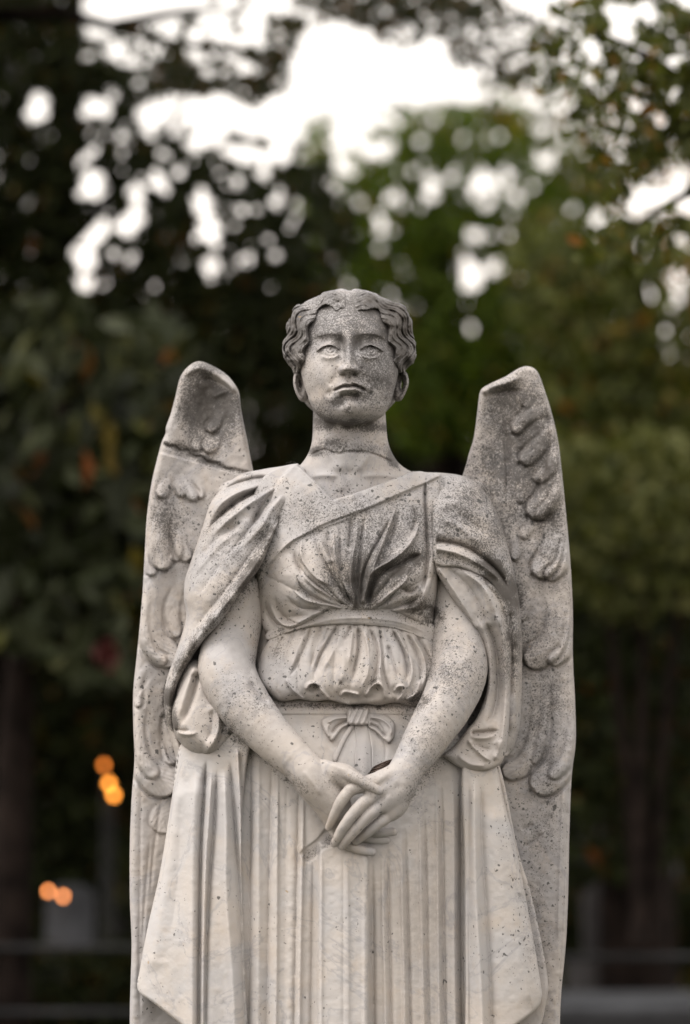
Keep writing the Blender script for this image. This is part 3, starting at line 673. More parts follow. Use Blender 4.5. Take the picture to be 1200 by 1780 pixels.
# ---- mantle over the shoulders
ML_O = [(520,808),(480,812),(450,817),(417,825),(386,850),(366,875),(352,917),(332,976),(322,1007),(320,1038),(323,1077),(306,1135),(291,1178),(285,1214),(290,1257),(303,1305),(312,1334)]
ML_I = [(318,1300),(305,1262),(303,1225),(309,1190),(330,1150),(352,1117),(385,1080),(420,1027),(452,987),(470,945),(493,891),(512,866),(527,845),(532,822)]
def ml(U, V, s):
    o = pdist(U, V, ML_O); i = pdist(U, V, ML_I)
    H = 4+rim(o, 120, 1)*ip(V, [800, 850, 950, 1080, 1160, 1300], [62, 78, 98, 112, 92, 60])+4
    F = np.zeros(U.shape)
    def l(p, a, w1, w2, ta=.25, tb=.25): stroke(F, U, V, p, a, w1, w2, ta, tb)
    l(T(c2, (985,835),(880,870),(800,910),(700,960),(600,1040),(530,1110),(480,1180)), -26, 4, 7, .12, .3)
    l(T(c2, (930,815),(800,825),(700,850),(620,885),(550,930)), -15, 4, 5)
    l(T(c2, (1010,870),(930,920),(850,1000),(800,1080),(750,1160)), -19, 4, 7, .15, .35)
    l(T(c2, (1040,920),(980,1010),(900,1140),(870,1220)), -6, 5, 5, .2, .3)
    l(T(c2, (960,850),(840,930),(720,1010),(600,1110),(520,1200)), 9, 6, 7, .15, .3)
    l(T(c2, (950,820),(830,870),(700,910),(600,970),(530,1060)), 8, 5, 6, .15, .3)
    l(T(c2, (990,900),(900,1010),(830,1130),(700,1270)), 7, 7, 9, .15, .4)
    l(T(c2, (740,1080),(600,1170),(470,1290),(400,1390)), -7, 5, 7, .3, .3)
    l(T(c2, (720,1130),(580,1230),(450,1380),(400,1470)), 5, 6, 9, .3, .3)
    l(T(c2, (450,1200),(410,1320),(375,1440),(372,1560)), -5, 5, 5, .3, .3)
    l([(505,880),(478,925),(455,965),(425,1010),(385,1060),(345,1105),(316,1150),(298,1195),(294,1240)], 13, 13, 10, .12, .1)
    l([(480,890),(455,935),(425,980),(385,1035),(345,1085),(315,1135)], -6, 9, 6, .2, .2)
    l(T(c2, (700,1180),(640,1290),(560,1400),(480,1520)), 3, 14, 14)
    l(T(c2, (860,1010),(790,1100),(720,1190),(600,1330)), -6, 3, 6, .2, .4); l(T(c2, (600,1330),(520,1440),(440,1560)), -4, 4, 8)
    H = H+F+eround(i, 11, 26)+eround(s, 3, 3)
    return H+chisel(U, V, .7)
relief('mantle', ML_O+ML_I, ml, lambda U, V, s: -45+0*U, res=1.4)

MA = [(715,820),(745,821),(770,822),(800,826),(822,835),(845,858),(866,895),(880,940),(893,990),(903,1045),(908,1100),(908,1139),(906,1237),(898,1285),(888,1308),(876,1313),(880,1270),(884,1198),(886,1130),(880,1070),(862,1030),(842,1006),(800,987),(757,981),(752,930),(750,860),(735,832)]
def ma(U, V, s):
    o = pdist(U, V, MA[:15])
    H = 4+rim(o, 110, 1)*ip(V, [800, 850, 950, 1050, 1200, 1300], [58, 76, 96, 92, 70, 55])
    F = np.zeros(U.shape)
    def l(p, a, w1, w2, ta=.15, tb=.3): stroke(F, U, V, p, a, w1, w2, ta, tb)
    l(T(c3, (-10,1210),(100,1225),(200,1260),(300,1330),(390,1420),(450,1520)), -13, 4, 4, .02, .15)
    l(T(c3, (-10,1260),(100,1280),(220,1330),(330,1400),(420,1480)), 8, 7, 5, .02, .2)
    l(T(c3, (20,1070),(100,1100),(200,1170),(300,1250)), 5, 5, 8); l(T(c3, (20,1010),(120,1040),(230,1110),(320,1200)), -4, 6, 6); l(T(c3, (20,960),(130,980),(260,1060),(340,1160)), 3, 6, 8)
    l(T(c3, (20,860),(120,870),(220,930),(310,1040)), -2.5, 8, 8)
    l(T(c3, (330,1000),(400,1150),(440,1300),(470,1450)), 4, 5, 4)
    l([(893,1040),(899,1110),(897,1200),(888,1280)], 6, 6, 6, .1, .1); l([(886,1060),(890,1130),(888,1220)], -5, 3, 3, .1, .1)
    H = H+F+eround(s, 6, 8)+eround(s, 2, 2)
    return H+chisel(U, V, .7)+.4*vnoise(U, V, 6, 31)
relief('mantle', MA, ma, lambda U, V, s: -45+0*U, res=1.4)
MB = [(755,976),(800,984),(850,1010),(880,1050),(890,1120),(888,1200),(884,1270),(876,1318),(858,1336),(832,1341),(805,1337),(780,1322),(770,1312),(790,1296),(812,1268),(830,1245),(846,1200),(847,1155),(838,1115),(815,1078),(788,1044),(765,1006),(756,990)]
def mb(U, V, s):
    H = ip(V, [970, 1050, 1120, 1200, 1280, 1340], [88, 86, 72, 66, 86, 92])-22*sstep(845, 890, U)+rim(s, 14, 12)-8
    F = np.zeros(U.shape)
    def l(p, a, w1, w2, ta=.15, tb=.25): stroke(F, U, V, p, a, w1, w2, ta, tb)
    l(T(c3, (0,1370),(80,1480),(170,1620),(260,1780)), 5, 4, 5, .05, .1)
    l(T(c3, (60,1370),(200,1500),(280,1650),(330,1790)), -6, 5, 6); l(T(c3, (140,1380),(290,1500),(360,1650),(400,1790)), 7, 6, 6); l(T(c3, (250,1440),(370,1560),(420,1700),(450,1850)), -7, 5, 5)
    l([(864,1060),(878,1130),(880,1210),(874,1280),(866,1310)], 10, 8, 6, .1, .1); l([(845,1080),(862,1130),(866,1190),(858,1240),(840,1262)], -12, 6, 6, .1, .15)
    l([(828,1070),(850,1120),(853,1170),(848,1215),(836,1245)], 5, 5, 5)
    l(T(c8, (300,495),(350,490),(400,485),(430,480)), -10, 3, 5, .1, .3); l(T(c8, (300,510),(360,515),(420,500)), 6, 3, 5)
    l(T(c8, (285,520),(330,570),(370,605),(400,620)), 6, 4, 4); l(T(c8, (420,520),(425,570),(400,620)), 7, 5, 5); l(T(c8, (240,590),(300,630),(370,640)), 5, 5, 5)
    l(T(c8, (300,540),(350,560),(400,570)), -5, 6, 5)
    H = H+F+eround(s, 4, 5)
    return H+chisel(U, V, .7)
relief('mantle', MB, mb, lambda U, V, s: -20+0*U, res=1.4)

# ---- sleeve bag hanging from the viewer-left elbow
SL = [(340,1145),(318,1158),(306,1200),(299,1237),(303,1273),(314,1292),(332,1309),(352,1317),(377,1316),(401,1301),(418,1283),(425,1262),(400,1230),(380,1200),(365,1150)]
def slv(U, V, s):
    H = 22+rim(s, 34, 62)+ip(V, [1150, 1280], [-12, 14])
    def l(p, a, w1, w2, ta=.2, tb=.25): stroke(H, U, V, p, a, w1, w2, ta, tb)
    l(T(c7, (305,185),(270,280),(238,380),(222,470)), 9, 9, 5, .1, .3); l(T(c7, (322,215),(300,320),(262,420),(240,470)), -11, 3, 9, .15, .3)
    l(T(c7, (222,488),(255,500),(290,500),(318,488)), 5, 5, 3, .1, .4); l(T(c7, (215,480),(250,484),(285,480)), -7, 3, 2, .1, .4)
    l(T(c7, (372,330),(405,420),(400,500),(360,575),(330,598)), 9, 6, 9, .2, .2); l(T(c7, (398,340),(435,430),(470,505)), 6, 5, 6); l(T(c7, (380,380),(380,470),(350,545)), -6, 5, 6, .2, .3)
    l(T(c7, (425,400),(430,480),(400,560)), -5, 5, 5)
    l(T(c7, (235,540),(290,585),(350,602)), 4, 5, 5)
    return H+chisel(U, V, .5)
relief('sleeve', SL, slv, lambda U, V, s: -10+0*U, res=1.4)

# ---- bow
bow = relief('bow_knot', T(c5, (582,604),(640,597),(697,602),(699,650),(694,692),(640,698),(584,690),(580,650)),
    lambda U, V, s: skd(U, V)+6+rim(s, 6, 13)+2.0*np.sin((U-605)*.62+(V-1240)*.25), 60, res=1.0)
def lp(pts):
    def f(U, V, s):
        H = skd(U, V)+3+rim(s, 5, 9); 
        for p, a, w1, w2 in pts: stroke(H, U, V, T(c5, *p), a, w1, w2, .1, .2)
        return H+chisel(U, V, .3)
    return f
relief('bow_loop', T(c5, (590,645),(530,636),(470,648),(438,672),(448,720),(470,760),(492,784),(515,770),(550,720),(590,692)),
    lp([([(590,670),(530,700),(490,750)], -8, 2.5, 4), ([(585,655),(520,660),(465,690)], 4, 3, 3), ([(480,690),(470,730),(488,770)], 3, 2, 2)]), 60, res=1.0, parent=bow)
relief('bow_loop', T(c5, (690,632),(740,636),(790,640),(835,675),(845,710),(838,765),(812,796),(790,785),(740,735),(692,700)),
    lp([([(700,690),(750,715),(800,770)], -8, 4, 2.5), ([(700,650),(770,665),(820,710),(815,770)], 4, 3, 3), ([(700,665),(750,680),(780,730)], -3, 2, 2)]), 60, res=1.0, parent=bow)
relief('bow_tail', T(c5, (622,690),(660,690),(690,694),(712,790),(716,860),(712,1000),(640,1010),(620,900),(628,790)), lambda U, V, s: skd(U, V)+1.5+rim(s, 3, 3)+1.2*np.sin(U*.25), 60, res=1.3, parent=bow)
relief('bow_tail', T(c5, (596,694),(622,700),(580,770),(548,840),(520,900),(500,880),(520,820),(556,750)), lambda U, V, s: skd(U, V)+1+rim(s, 4, 4), 60, res=1.2, parent=bow)

STK = 1.0
# ---- arms and clasped hands
class Fld:
    def __init__(self, lo, hi, h):
        self.lo, self.h = np.array(lo, float), h
        self.ax = [np.arange(lo[i], hi[i], h, dtype=np.float32) for i in range(3)]
        self.f = np.full([len(a) for a in self.ax], 30, np.float32)
    def cone(self, a, b, ra, rb, k=0., m=24, cut=False):
        sl_ = []
        for i in range(3):
            lo = min(a[i]-ra, b[i]-rb)-m; hi = max(a[i]+ra, b[i]+rb)+m
            j0 = int(np.clip((lo-self.lo[i])/self.h, 0, len(self.ax[i]))); j1 = int(np.clip((hi-self.lo[i])/self.h+1, 0, len(self.ax[i])))
            if j1-j0 < 1: return
            sl_.append(slice(j0, j1))
        sl_ = tuple(sl_)
        G = np.meshgrid(*[self.ax[i][sl_[i]] for i in range(3)], indexing='ij', sparse=True)
        c = cone(G, a, b, ra, rb)
        g = self.f[sl_]
        if cut: self.f[sl_] = -smin(-g, c, max(k, .01)); return
        self.f[sl_] = smin(g, c, k) if k > 0 else np.minimum(g, c)
    def limb(self, pts, k=0., n=4, k0=None):
        P = crom(pts, n)
        for i in range(len(P)-1): self.cone(P[i][:3], P[i+1][:3], P[i][3], P[i+1][3], k if (i or k0 is None) else k0)
    def finger(self, pts, k0=5, root=None):
        """own field first, so neighbouring fingers keep their gap"""
        sub = Fld.__new__(Fld); sub.lo, sub.h, sub.ax = self.lo, self.h, self.ax; sub.f = np.full_like(self.f, 30)
        sub.limb([(a, b, c, r_*1.07) for a, b, c, r_ in pts], 0)
        if root is not None:
            R = np.array(root, np.float32)
            G = np.meshgrid(*self.ax, indexing='ij', sparse=True)
            near = np.clip(1-np.sqrt(sum((G[i]-R[i])**2 for i in range(3)))/26, 0, 1)
            self.f = smin(self.f, sub.f, .25+k0*near)
        else: self.f = np.minimum(self.f, sub.f)
LA = Fld((325, 985, -40), (705, 1505, 215), 1.6)
LA.limb([(432,985,18,46),(412,1070,34,47),(398,1130,52,49),(396,1172,72,50),(424,1225,98,47),(462,1270,118,40),(500,1308,132,35),(538,1342,146,29)], 0)
LA.limb([(530,1340,144,29),(556,1366,148,27),(578,1392,146,24),(590,1412,142,20)], 10)
LA.limb([(540,1362,142,24),(562,1388,140,20),(578,1415,134,17),(584,1428,130,14)], 10)
LA.limb([(575,1345,152,18),(600,1348,162,15),(618,1362,160,14)], 10)
LA.finger([(560,1338,152,16),(592,1342,168,12),(616,1351,181,10),(640,1364,187,9),(660,1375,186,7.5)], 10, (585,1342,165))
LA.finger([(584,1424,134,11),(615,1438,130,9),(650,1447,133,8),(685,1446,136,6.8)], 8, (584,1424,134))
LA.finger([(582,1432,128,11),(612,1450,124,8.5),(645,1459,126,7.5),(672,1460,127,6.5)], 8, (582,1432,128))
LA.finger([(578,1436,132,10),(592,1460,133,9),(620,1475,133,8),(647,1481,133,7)], 8, (578,1436,132))
UVA = np.meshgrid(LA.ax[0], LA.ax[1], indexing='xy')
def skin(F_, rows):
    U, V = np.meshgrid(F_.ax[0], F_.ax[1]); U = U.astype(float); V = V.astype(float)
    R = chisel(U, V, .3)
    for r in rows: stroke(R, U, V, *r)
    F_.f = F_.f - (R.T[:, :, None]).astype(np.float32)*np.clip((F_.ax[2]-20)/60, 0, 1)[None, None, :]
skin(LA, [([(432,1180),(450,1205),(470,1225)], -5, 4, 6), ([(398,1120),(420,1150),(445,1180)], -2.5, 8, 8), (T(c6, (300,150),(420,210),(520,240)), 2.5, 5, 5), (T(c6, (180,230),(260,330),(320,420)), 2, 5, 5)])
arm_l = field_obj('arm', LA.f, LA.lo, LA.h)
RA = Fld((560, 985, -40), (865, 1490, 215), 1.6)
RA.limb([(790,985,14,42),(797,1070,32,46),(798,1130,52,49),(796,1175,74,50),(776,1225,98,46),(752,1265,120,41),(726,1308,140,35),(702,1345,156,28)], 0)
RA.limb([(704,1342,156,27),(694,1372,162,24),(676,1402,160,20)], 8)
for p in ([(698,1345,160,20),(665,1355,172,15),(630,1366,172,12)], [(698,1350,162,20),(672,1370,172,15),(648,1384,174,12)], [(698,1360,160,20),(684,1384,170,15),(664,1400,172,12)], [(700,1370,154,18),(694,1398,162,14),(681,1415,163,11)]):
    RA.limb(p, 7)
RA.finger([(630,1366,172,11),(610,1373,176,10.5),(594,1392,178,9.5),(582,1416,168,8.2),(572,1438,152,6.3)], 8, (626,1366,172))
RA.finger([(648,1384,174,11),(628,1400,182,10.5),(607,1424,180,9.6),(592,1447,168,8.4),(582,1466,154,6.8)], 8, (650,1384,174))
RA.finger([(664,1400,171,11),(643,1415,178,10.3),(622,1438,174,9.2),(606,1456,164,8.2),(594,1471,151,6.6)], 8, (666,1399,172))
RA.finger([(681,1414,163,10.5),(662,1429,166,9.4),(643,1444,160,8.4),(630,1454,152,7.4),(619,1463,144,6.2)], 8, (684,1412,163))
skin(RA, [([(772,1160),(758,1195),(742,1225)], -4, 6, 4), ([(832,1120),(812,1145),(785,1160)], 2, 10, 10), (T(c6, (800,240),(720,300),(660,380)), 1.6, 6, 6), (T(c6, (860,260),(800,380),(760,480)), 1.4, 6, 6)])
arm_r = field_obj('arm', RA.f, RA.lo, RA.h)

# ---- head, neck and upper chest: one body surface
hh = 1.25
G = grid3((455, 488, -140), (775, 905, 165), hh)
ax = [G[0][:, 0, 0], G[1][0, :, 0], G[2][0, 0, :]]
head = smin(ell(G, (607, 604, -6), (93, 99, 112)), ell(G, (609, 652, 38), (79, 95, 84)), 22)
head = smin(head, ell(G, (611, 700, 60), (52, 46, 52)), 24)
U, V = np.meshgrid(ax[0], ax[1]); U = U.astype(float); V = V.astype(float)
R = .5*vnoise(U, V, 8, 41)+.7*vnoise(U, V, 17, 42)
def fs(p, a, w1, w2=None, ta=.2, tb=.2): stroke(R, U, V, p, a, w1, w2, ta, tb)
R += bump(U, V, 572, 597, 27, 15, -10.5, 4, 1.0)+bump(U, V, 644, 597, 26, 15, -10.5, -4, 1.0)+bump(U, V, 594, 596, 8, 13, -9)+bump(U, V, 622, 596, 8, 13, -9)
R += bump(U, V, 574, 609.5, 16, 10, 7.5, 0, 1.2)+bump(U, V, 643.5, 610, 16, 10, 7.5, 0, 1.2)
fs([(543,592),(553,584),(568,580),(584,580),(597,585)], 3.4, 8, 3.5, .35, .35); fs([(618,585),(630,580),(646,580),(662,584),(674,593)], 3.4, 8, 3.5, .35, .35)
fs([(549,613),(557,605),(570,599.5),(582,601.5),(593,610)], 9.5, 3.4, 1.1, .15, .15); fs([(624,610),(634,602),(646,600),(659,605),(668,613)], 9.5, 3.4, 1.1, .15, .15)
fs([(555,616),(564,620.5),(575,622),(586,618.5),(592,612)], 4.5, 1.2, 6, .2, .2); fs([(626,612),(633,619),(644,622),(655,620),(664,615)], 4.5, 1.2, 6, .2, .2)
for ex in (575.5, 645):
    rr = np.hypot(U-ex, V-607.5); R += -3.0*np.exp(-((rr-6.4)/1.2)**2)-6.5*np.exp(-(rr/3.0)**2)
nn = ip(V, [570, 585, 600, 615, 632, 640, 647, 653, 658], [0, 6, 12, 19, 27, 29, 20, 9, 2]); nw = ip(V, [570, 590, 610, 630, 641, 650], [11, 7.8, 7.5, 9, 12, 10.5])
R += nn*np.exp(-(np.abs(U-606.5)/nw)**2.3)
R += bump(U, V, 594.5, 643, 7, 7.5, 13, 0, 1.3)+bump(U, V, 620.5, 643, 7.5, 7.5, 13, 0, 1.3)
R += bump(U, V, 599, 651, 4.5, 3.2, -10, 0)+bump(U, V, 615, 651, 4.5, 3.2, -10, 0)
fs([(589,636),(586,644),(590,652)], -4, 2.5, 2.5); fs([(627,636),(630,644),(625,652)], -4, 2.5, 2.5)
R += bump(U, V, 607, 681, 34, 21, 9, 0, 1.2)
fs([(606.5,657),(607,667)], -2.5, 3.5)
fs([(577,681),(587,676),(597,672),(607,672),(617,670.5),(628,674.5),(640,681.5)], -11, 2.3, 2.4, .15, .15)
fs([(582,675),(593,669),(601,665.5),(608,666.5),(615,664.5),(624,668),(636,676)], 6, 3.0, 2.8)
fs([(585,682),(596,677.5),(607,677),(619,677),(632,682.5)], 8.5, 3.0, 5)
fs([(588,692),(598,689),(609,689),(627,691)], -9, 4.5, 5)
R -= 13*sstep(720, 738, V)*np.exp(-((U-610)/70)**2)
R += bump(U, V, 573, 683, 6, 6, -4)+bump(U, V, 642, 684, 6, 6, -4)
R += bump(U, V, 612, 711, 25, 14, 13, 0, 1.3)+bump(U, V, 556, 648, 24, 24, 5.5)+bump(U, V, 660, 648, 24, 24, 5.5)+bump(U, V, 565, 700, 28, 26, 3)+bump(U, V, 655, 700, 28, 26, 3)
fs([(590,650),(580,660),(573,672)], -2.5, 5, 5); fs([(628,650),(636,660),(643,673)], -2.5, 5, 5)
# broken chin, chipped and re-set
fs([(597,690),(596,704),(600,716),(608,722)], -3, 1.5, 2, .1, .1); fs([(605,690),(604,700),(610,706),(607,716)], -2.5, 1.3, 1.6, .1, .1)
R += bump(U, V, 590, 700, 9, 9, -1.6, 20, 2)
# ears
er = [(524,650),(515,652),(513,666),(517,680),(524,692),(529,696)]; el = [(697,650),(705,652),(708,666),(703,680),(696,692),(691,696)]
Re = np.zeros(U.shape)
stroke(Re, U, V, er, 9, 3.2, 3.2, .05, .1); stroke(Re, U, V, el, 9, 3.2, 3.2, .05, .1)
Re += bump(U, V, 523, 668, 4, 12, -15, 0)+bump(U, V, 697, 667, 4, 12, -15, 0)
z = ax[2]
wf = sstep(10, 60, z); we = sstep(-60, -30, z)*(1-sstep(35, 55, z))
ears = np.minimum(ell(G, (525+(G[1]-670)*.14, 671, -8), (11, 28, 16)), ell(G, (695-(G[1]-670)*.16, 670, -8), (11, 28, 16)))-(Re.T[:, :, None]*we).astype(np.float32)
head = head-(R.T[:, :, None]*wf).astype(np.float32)
head = smin(head, ears, 5)
neck = None
F2 = cone(G, (607, 700, -22), (609, 790, -12), 62, 66)
F2 = smin(F2, ell(G, (611, 905, -28), (205, 98, 84)), 60)
Rn = np.zeros(U.shape)
stroke(Rn, U, V, T(c1, (310,1290),(370,1262),(420,1246),(470,1262),(520,1275),(560,1262),(640,1262),(720,1268),(790,1290),(840,1312),(900,1340)), -4, 2.2, 1.6, .05, .05)
Rn += 2.2*sstep(-1.5, 1.5, poly_sd(U, V, crom(T(c1, (400,1215),(425,1165),(480,1140),(545,1150),(565,1200),(525,1275),(470,1262),(420,1246)), 4, True)))
Rn += 1.5*vnoise(U, V, 5, 51)*sstep(755, 768, V)*(1-sstep(780, 790, V))
stroke(Rn, U, V, [(575,800),(590,835),(600,860)], 3, 10, 10); stroke(Rn, U, V, [(560,770),(580,800),(600,822)], 4, 7, 8); stroke(Rn, U, V, [(655,770),(635,800),(615,822)], 4, 8, 7)
Rn += bump(U, V, 607, 822, 9, 8, -3.5)
stroke(Rn, U, V, [(625,828),(665,826),(705,832)], 3.5, 6, 6); stroke(Rn, U, V, [(590,828),(560,826),(535,830)], 3.5, 6, 6)
F2 = F2-(Rn.T[:, :, None]*sstep(-10, 30, z)).astype(np.float32)
body = smin(head, F2, 7)
field_obj('body', body, (455, 488, -140), hh)
# hair
HL = crom([(607,545),(598,540),(585,535),(572,531),(558,536),(548,547),(541,562),(537,577),(533,598),(528,620),(522,640),(524,700),(540,760),(680,760),(690,700),(690,642),(686,620),(681,598),(677,580),(671,563),(660,546),(645,537),(628,537),(615,541)], 4, True)
hair = ell(G, (607, 603, -10), (108, 101, 116))
hair = smin(hair, ell(G, (608, 672, -58), (88, 62, 56)), 20)
for cu, cv, rr in ((512, 572, 19), (506, 596, 16), (511, 620, 15), (524, 548, 18), (704, 570, 19), (709, 596, 17), (708, 622, 17), (692, 546, 18), (540, 538, 18), (674, 538, 18)):
    hair = smin(hair, ell(G, (cu, cv, 2), (rr*.8, rr, 34)), 9)
phi = np.arctan2(U-607, -(V-612)); rho = np.hypot((U-607)*.93, V-612); aphi = np.abs(phi)
wv = np.sin(aphi*10.5+rho*.035)
tp = .5+.5*sstep(.6, 1.1, aphi)
Rh = 4.6*tp*wv*sstep(.12, .5, aphi)*np.clip((rho-55)/30, 0, 1)
st = rho+6.5*np.sin(aphi*10.5+1.2)+2*vnoise(U, V, 20, 61)
Rh += (4.0*(np.abs(np.sin(st*.29))**.6-.62)+3.0*(np.abs(np.sin(st*.63+1))**.6-.62))*sstep(.05, .25, aphi)*tp
Rh += (2.2*vnoise(U, V, 11, 62)+1.2*vnoise(U, V, 5, 63))*tp
Rh += 2.6*(np.abs(np.sin(((V-500)-(np.abs(U-608))*.55)*.22+.6*vnoise(U, V, 14, 67)))**.6-.6)*(1-sstep(.7, 1.1, aphi))*sstep(.05, .2, aphi)
Rh += -11*np.exp(-((U-608)/6)**2)*(1-sstep(535, 550, V))
Rh += bump(U, V, 580, 520, 26, 16, 5)+bump(U, V, 640, 520, 26, 16, 5)
m = poly_sd(U, V, HL)+3.5*np.sin(aphi*13+.5)+2*vnoise(U, V, 9, 66)
Rh += 4.5*sstep(.55, .9, aphi)*np.exp(-((m+7)/6)**2)
cutm = np.where(m > 0, np.minimum(m*1.6, 34), np.maximum(m*1.6, -40)*0)
hair = hair-(Rh.T[:, :, None]*(.35+.65*sstep(-20, 45, z))*sstep(-90, -20, z)).astype(np.float32)
hair = hair+(sstep(-2, 9, m).T[:, :, None]*42*sstep(-32, -12, z)).astype(np.float32)
hair = np.maximum(hair, (G[1]-648-np.clip((-12-G[2])*2.2, 0, 90)))
field_obj('hair', hair, (455, 488, -140), hh)
del G, head, body, hair, F2, ears

# ---- coiled bangle held between the hands
nb = nt('aged_copper'); mb_, nn_, ll_ = nb
o_ = nn_.new('ShaderNodeOutputMaterial'); b_ = nn_.new('ShaderNodeBsdfPrincipled'); ll_.new(b_.outputs[0], o_.inputs[0])
b_.inputs['Base Color'].default_value = (.035, .022, .016, 1); b_.inputs['Metallic'].default_value = .7; b_.inputs['Roughness'].default_value = .3
def tube(name, P, r, mat, parent=None, ns=10, world_pts=False, cap=True):
    P = np.asarray(P, float); n = len(P); r = np.broadcast_to(r, n)
    Tn = np.gradient(P, axis=0); Tn /= np.linalg.norm(Tn, axis=1)[:, None]+1e-12
    up = np.array([0, 0, 1.0]) if abs(Tn[0][2]) < .9 else np.array([1.0, 0, 0])
    N = np.cross(Tn[0], up); N /= np.linalg.norm(N); V3 = []; Nn = N
    for i in range(n):
        Nn = Nn-Tn[i]*(Nn@Tn[i]); Nn /= np.linalg.norm(Nn); B = np.cross(Tn[i], Nn)
        a = np.linspace(0, 2*math.pi, ns, endpoint=False)[:, None]
        V3.append(P[i]+r[i]*(np.cos(a)*Nn+np.sin(a)*B))
    V3 = np.concatenate(V3); F = []
    for i in range(n-1):
        for k in range(ns): F.append((i*ns+k, i*ns+(k+1) % ns, (i+1)*ns+(k+1) % ns, (i+1)*ns+k))
    for e in (0, n-1):
        c = len(V3); V3 = np.concatenate([V3, P[e:e+1]])
        for k in range(0, ns, 1): F.append((e*ns+k, e*ns+(k+1) % ns, c, c) if False else (e*ns+k, e*ns+(k+1) % ns, c, e*ns+k))
    me = bpy.data.meshes.new(name)
    me.from_pydata([tuple(x) for x in V3], [], [tuple(dict.fromkeys(f)) for f in F])
    me.polygons.foreach_set('use_smooth', [True]*len(me.polygons))
    return link(name, me, parent, [mat] if mat else [])
tt = np.linspace(0, 3.2*2*math.pi, 150)
ex, ey = math.cos(rad(-22)), math.sin(rad(-22))
a_ = 17*np.cos(tt); b2_ = 2.2*np.sin(tt); k_ = tt/(2*math.pi)
P = W(655+a_*ex+k_*3.4, 1342+a_*ey+b2_-4.6*k_, 154+9*np.sin(tt)-k_*2)
tag(tube('bangle', P, .0017, mb_), 'dark coiled copper bangle lying between the statue\'s wrists', 'bracelet')
# ---- plinth under the statue
def boxm(name, lo, hi, mat, parent=None, bev=.01):
    import bmesh
    bm = bmesh.new(); bmesh.ops.create_cube(bm, size=1)
    lo, hi = Vector(lo), Vector(hi)
    for v in bm.verts: v.co = Vector([(lo[i]+hi[i])/2+v.co[i]*(hi[i]-lo[i]) for i in range(3)])
    if bev: bmesh.ops.bevel(bm, geom=bm.edges[:], offset=bev, segments=2, affect='EDGES', profile=.5)
    me = bpy.data.meshes.new(name); bm.to_mesh(me); bm.free()
    return link(name, me, parent, [mat])
boxm('plinth', (-.45, -.32, .50), (.45, .32, .78), M_STONE, ROOT, .015)
boxm('plinth_base', (-.58, -.42, -.05), (.58, .42, .497), M_STONE, ROOT, .02)
# ================================================================== THE GROUNDS BEHIND
def simple(name, col, rough=.9, var=None, spec=.3):
    m, n, l = nt(name); o = n.new('ShaderNodeOutputMaterial'); b = n.new('ShaderNodeBsdfPrincipled'); l.new(b.outputs[0], o.inputs[0])
    b.inputs['Roughness'].default_value = rough; b.inputs['Specular IOR Level'].default_value = spec
    if var:
        tc = n.new('ShaderNodeTexCoord'); x = n.new('ShaderNodeTexNoise'); x.inputs['Scale'].default_value = var[0]; x.inputs['Detail'].default_value = 5
        l.new(tc.outputs['Object'], x.inputs['Vector']); r = n.new('ShaderNodeValToRGB')
        r.color_ramp.elements[0].position = .35; r.color_ramp.elements[1].position = .65
        r.color_ramp.elements[0].color = tuple(col)+(1,); r.color_ramp.elements[1].color = tuple(var[1])+(1,)
        l.new(x.outputs[0], r.inputs[0]); l.new(r.outputs[0], b.inputs['Base Color'])
        bp = n.new('ShaderNodeBump'); bp.inputs['Strength'].default_value = .5; bp.inputs['Distance'].default_value = .02; l.new(x.outputs[0], bp.inputs['Height']); l.new(bp.outputs[0], b.inputs['Normal'])
    else: b.inputs['Base Color'].default_value = tuple(col)+(1,)
    return m
def leafmat(name, cols, rough=.4, trans=.35, spec=.4):
    """cols: list of (position, colour) picked at random per leaf"""
    m, n, l = nt(name); o = n.new('ShaderNodeOutputMaterial'); b = n.new('ShaderNodeBsdfPrincipled')
    g = n.new('ShaderNodeNewGeometry'); r = n.new('ShaderNodeValToRGB'); r.color_ramp.interpolation = 'LINEAR'
    e = r.color_ramp.elements; e[0].position, e[0].color = cols[0][0], tuple(cols[0][1])+(1,); e[1].position, e[1].color = cols[-1][0], tuple(cols[-1][1])+(1,)
    for p, c in cols[1:-1]: q = e.new(p); q.color = tuple(c)+(1,)
    l.new(g.outputs['Random Per Island'], r.inputs[0]); l.new(r.outputs[0], b.inputs['Base Color'])
    b.inputs['Roughness'].default_value = rough; b.inputs['Specular IOR Level'].default_value = spec
    t = n.new('ShaderNodeBsdfTranslucent'); hs = n.new('ShaderNodeHueSaturation'); hs.inputs['Saturation'].default_value = 1.25; hs.inputs['Value'].default_value = 1.5
    l.new(r.outputs[0], hs.inputs['Color']); l.new(hs.outputs[0], t.inputs['Color'])
    x = n.new('ShaderNodeMixShader'); x.inputs[0].default_value = trans; l.new(b.outputs[0], x.inputs[1]); l.new(t.outputs[0], x.inputs[2]); l.new(x.outputs[0], o.inputs[0])
    return m
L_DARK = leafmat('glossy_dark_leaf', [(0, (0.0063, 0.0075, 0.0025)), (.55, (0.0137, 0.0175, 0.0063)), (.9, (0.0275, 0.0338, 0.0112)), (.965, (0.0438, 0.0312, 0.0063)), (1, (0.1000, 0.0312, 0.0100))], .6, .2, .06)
L_MAG = leafmat('magnolia_leaf', [(0, (0.0098, 0.0117, 0.0049)), (.5, (0.0235, 0.0293, 0.0117)), (.85, (0.0586, 0.0665, 0.0352)), (.95, (0.0880, 0.0880, 0.0156)), (1, (0.1759, 0.0586, 0.0196))], .5, .15, .12)
L_GREEN = leafmat('bright_green_leaf', [(0, (0.0182, 0.0286, 0.0052)), (.5, (0.0468, 0.0702, 0.0117)), (.9, (0.0910, 0.1274, 0.0208)), (1, (0.1300, 0.0845, 0.0195))], .65, .38, .08)
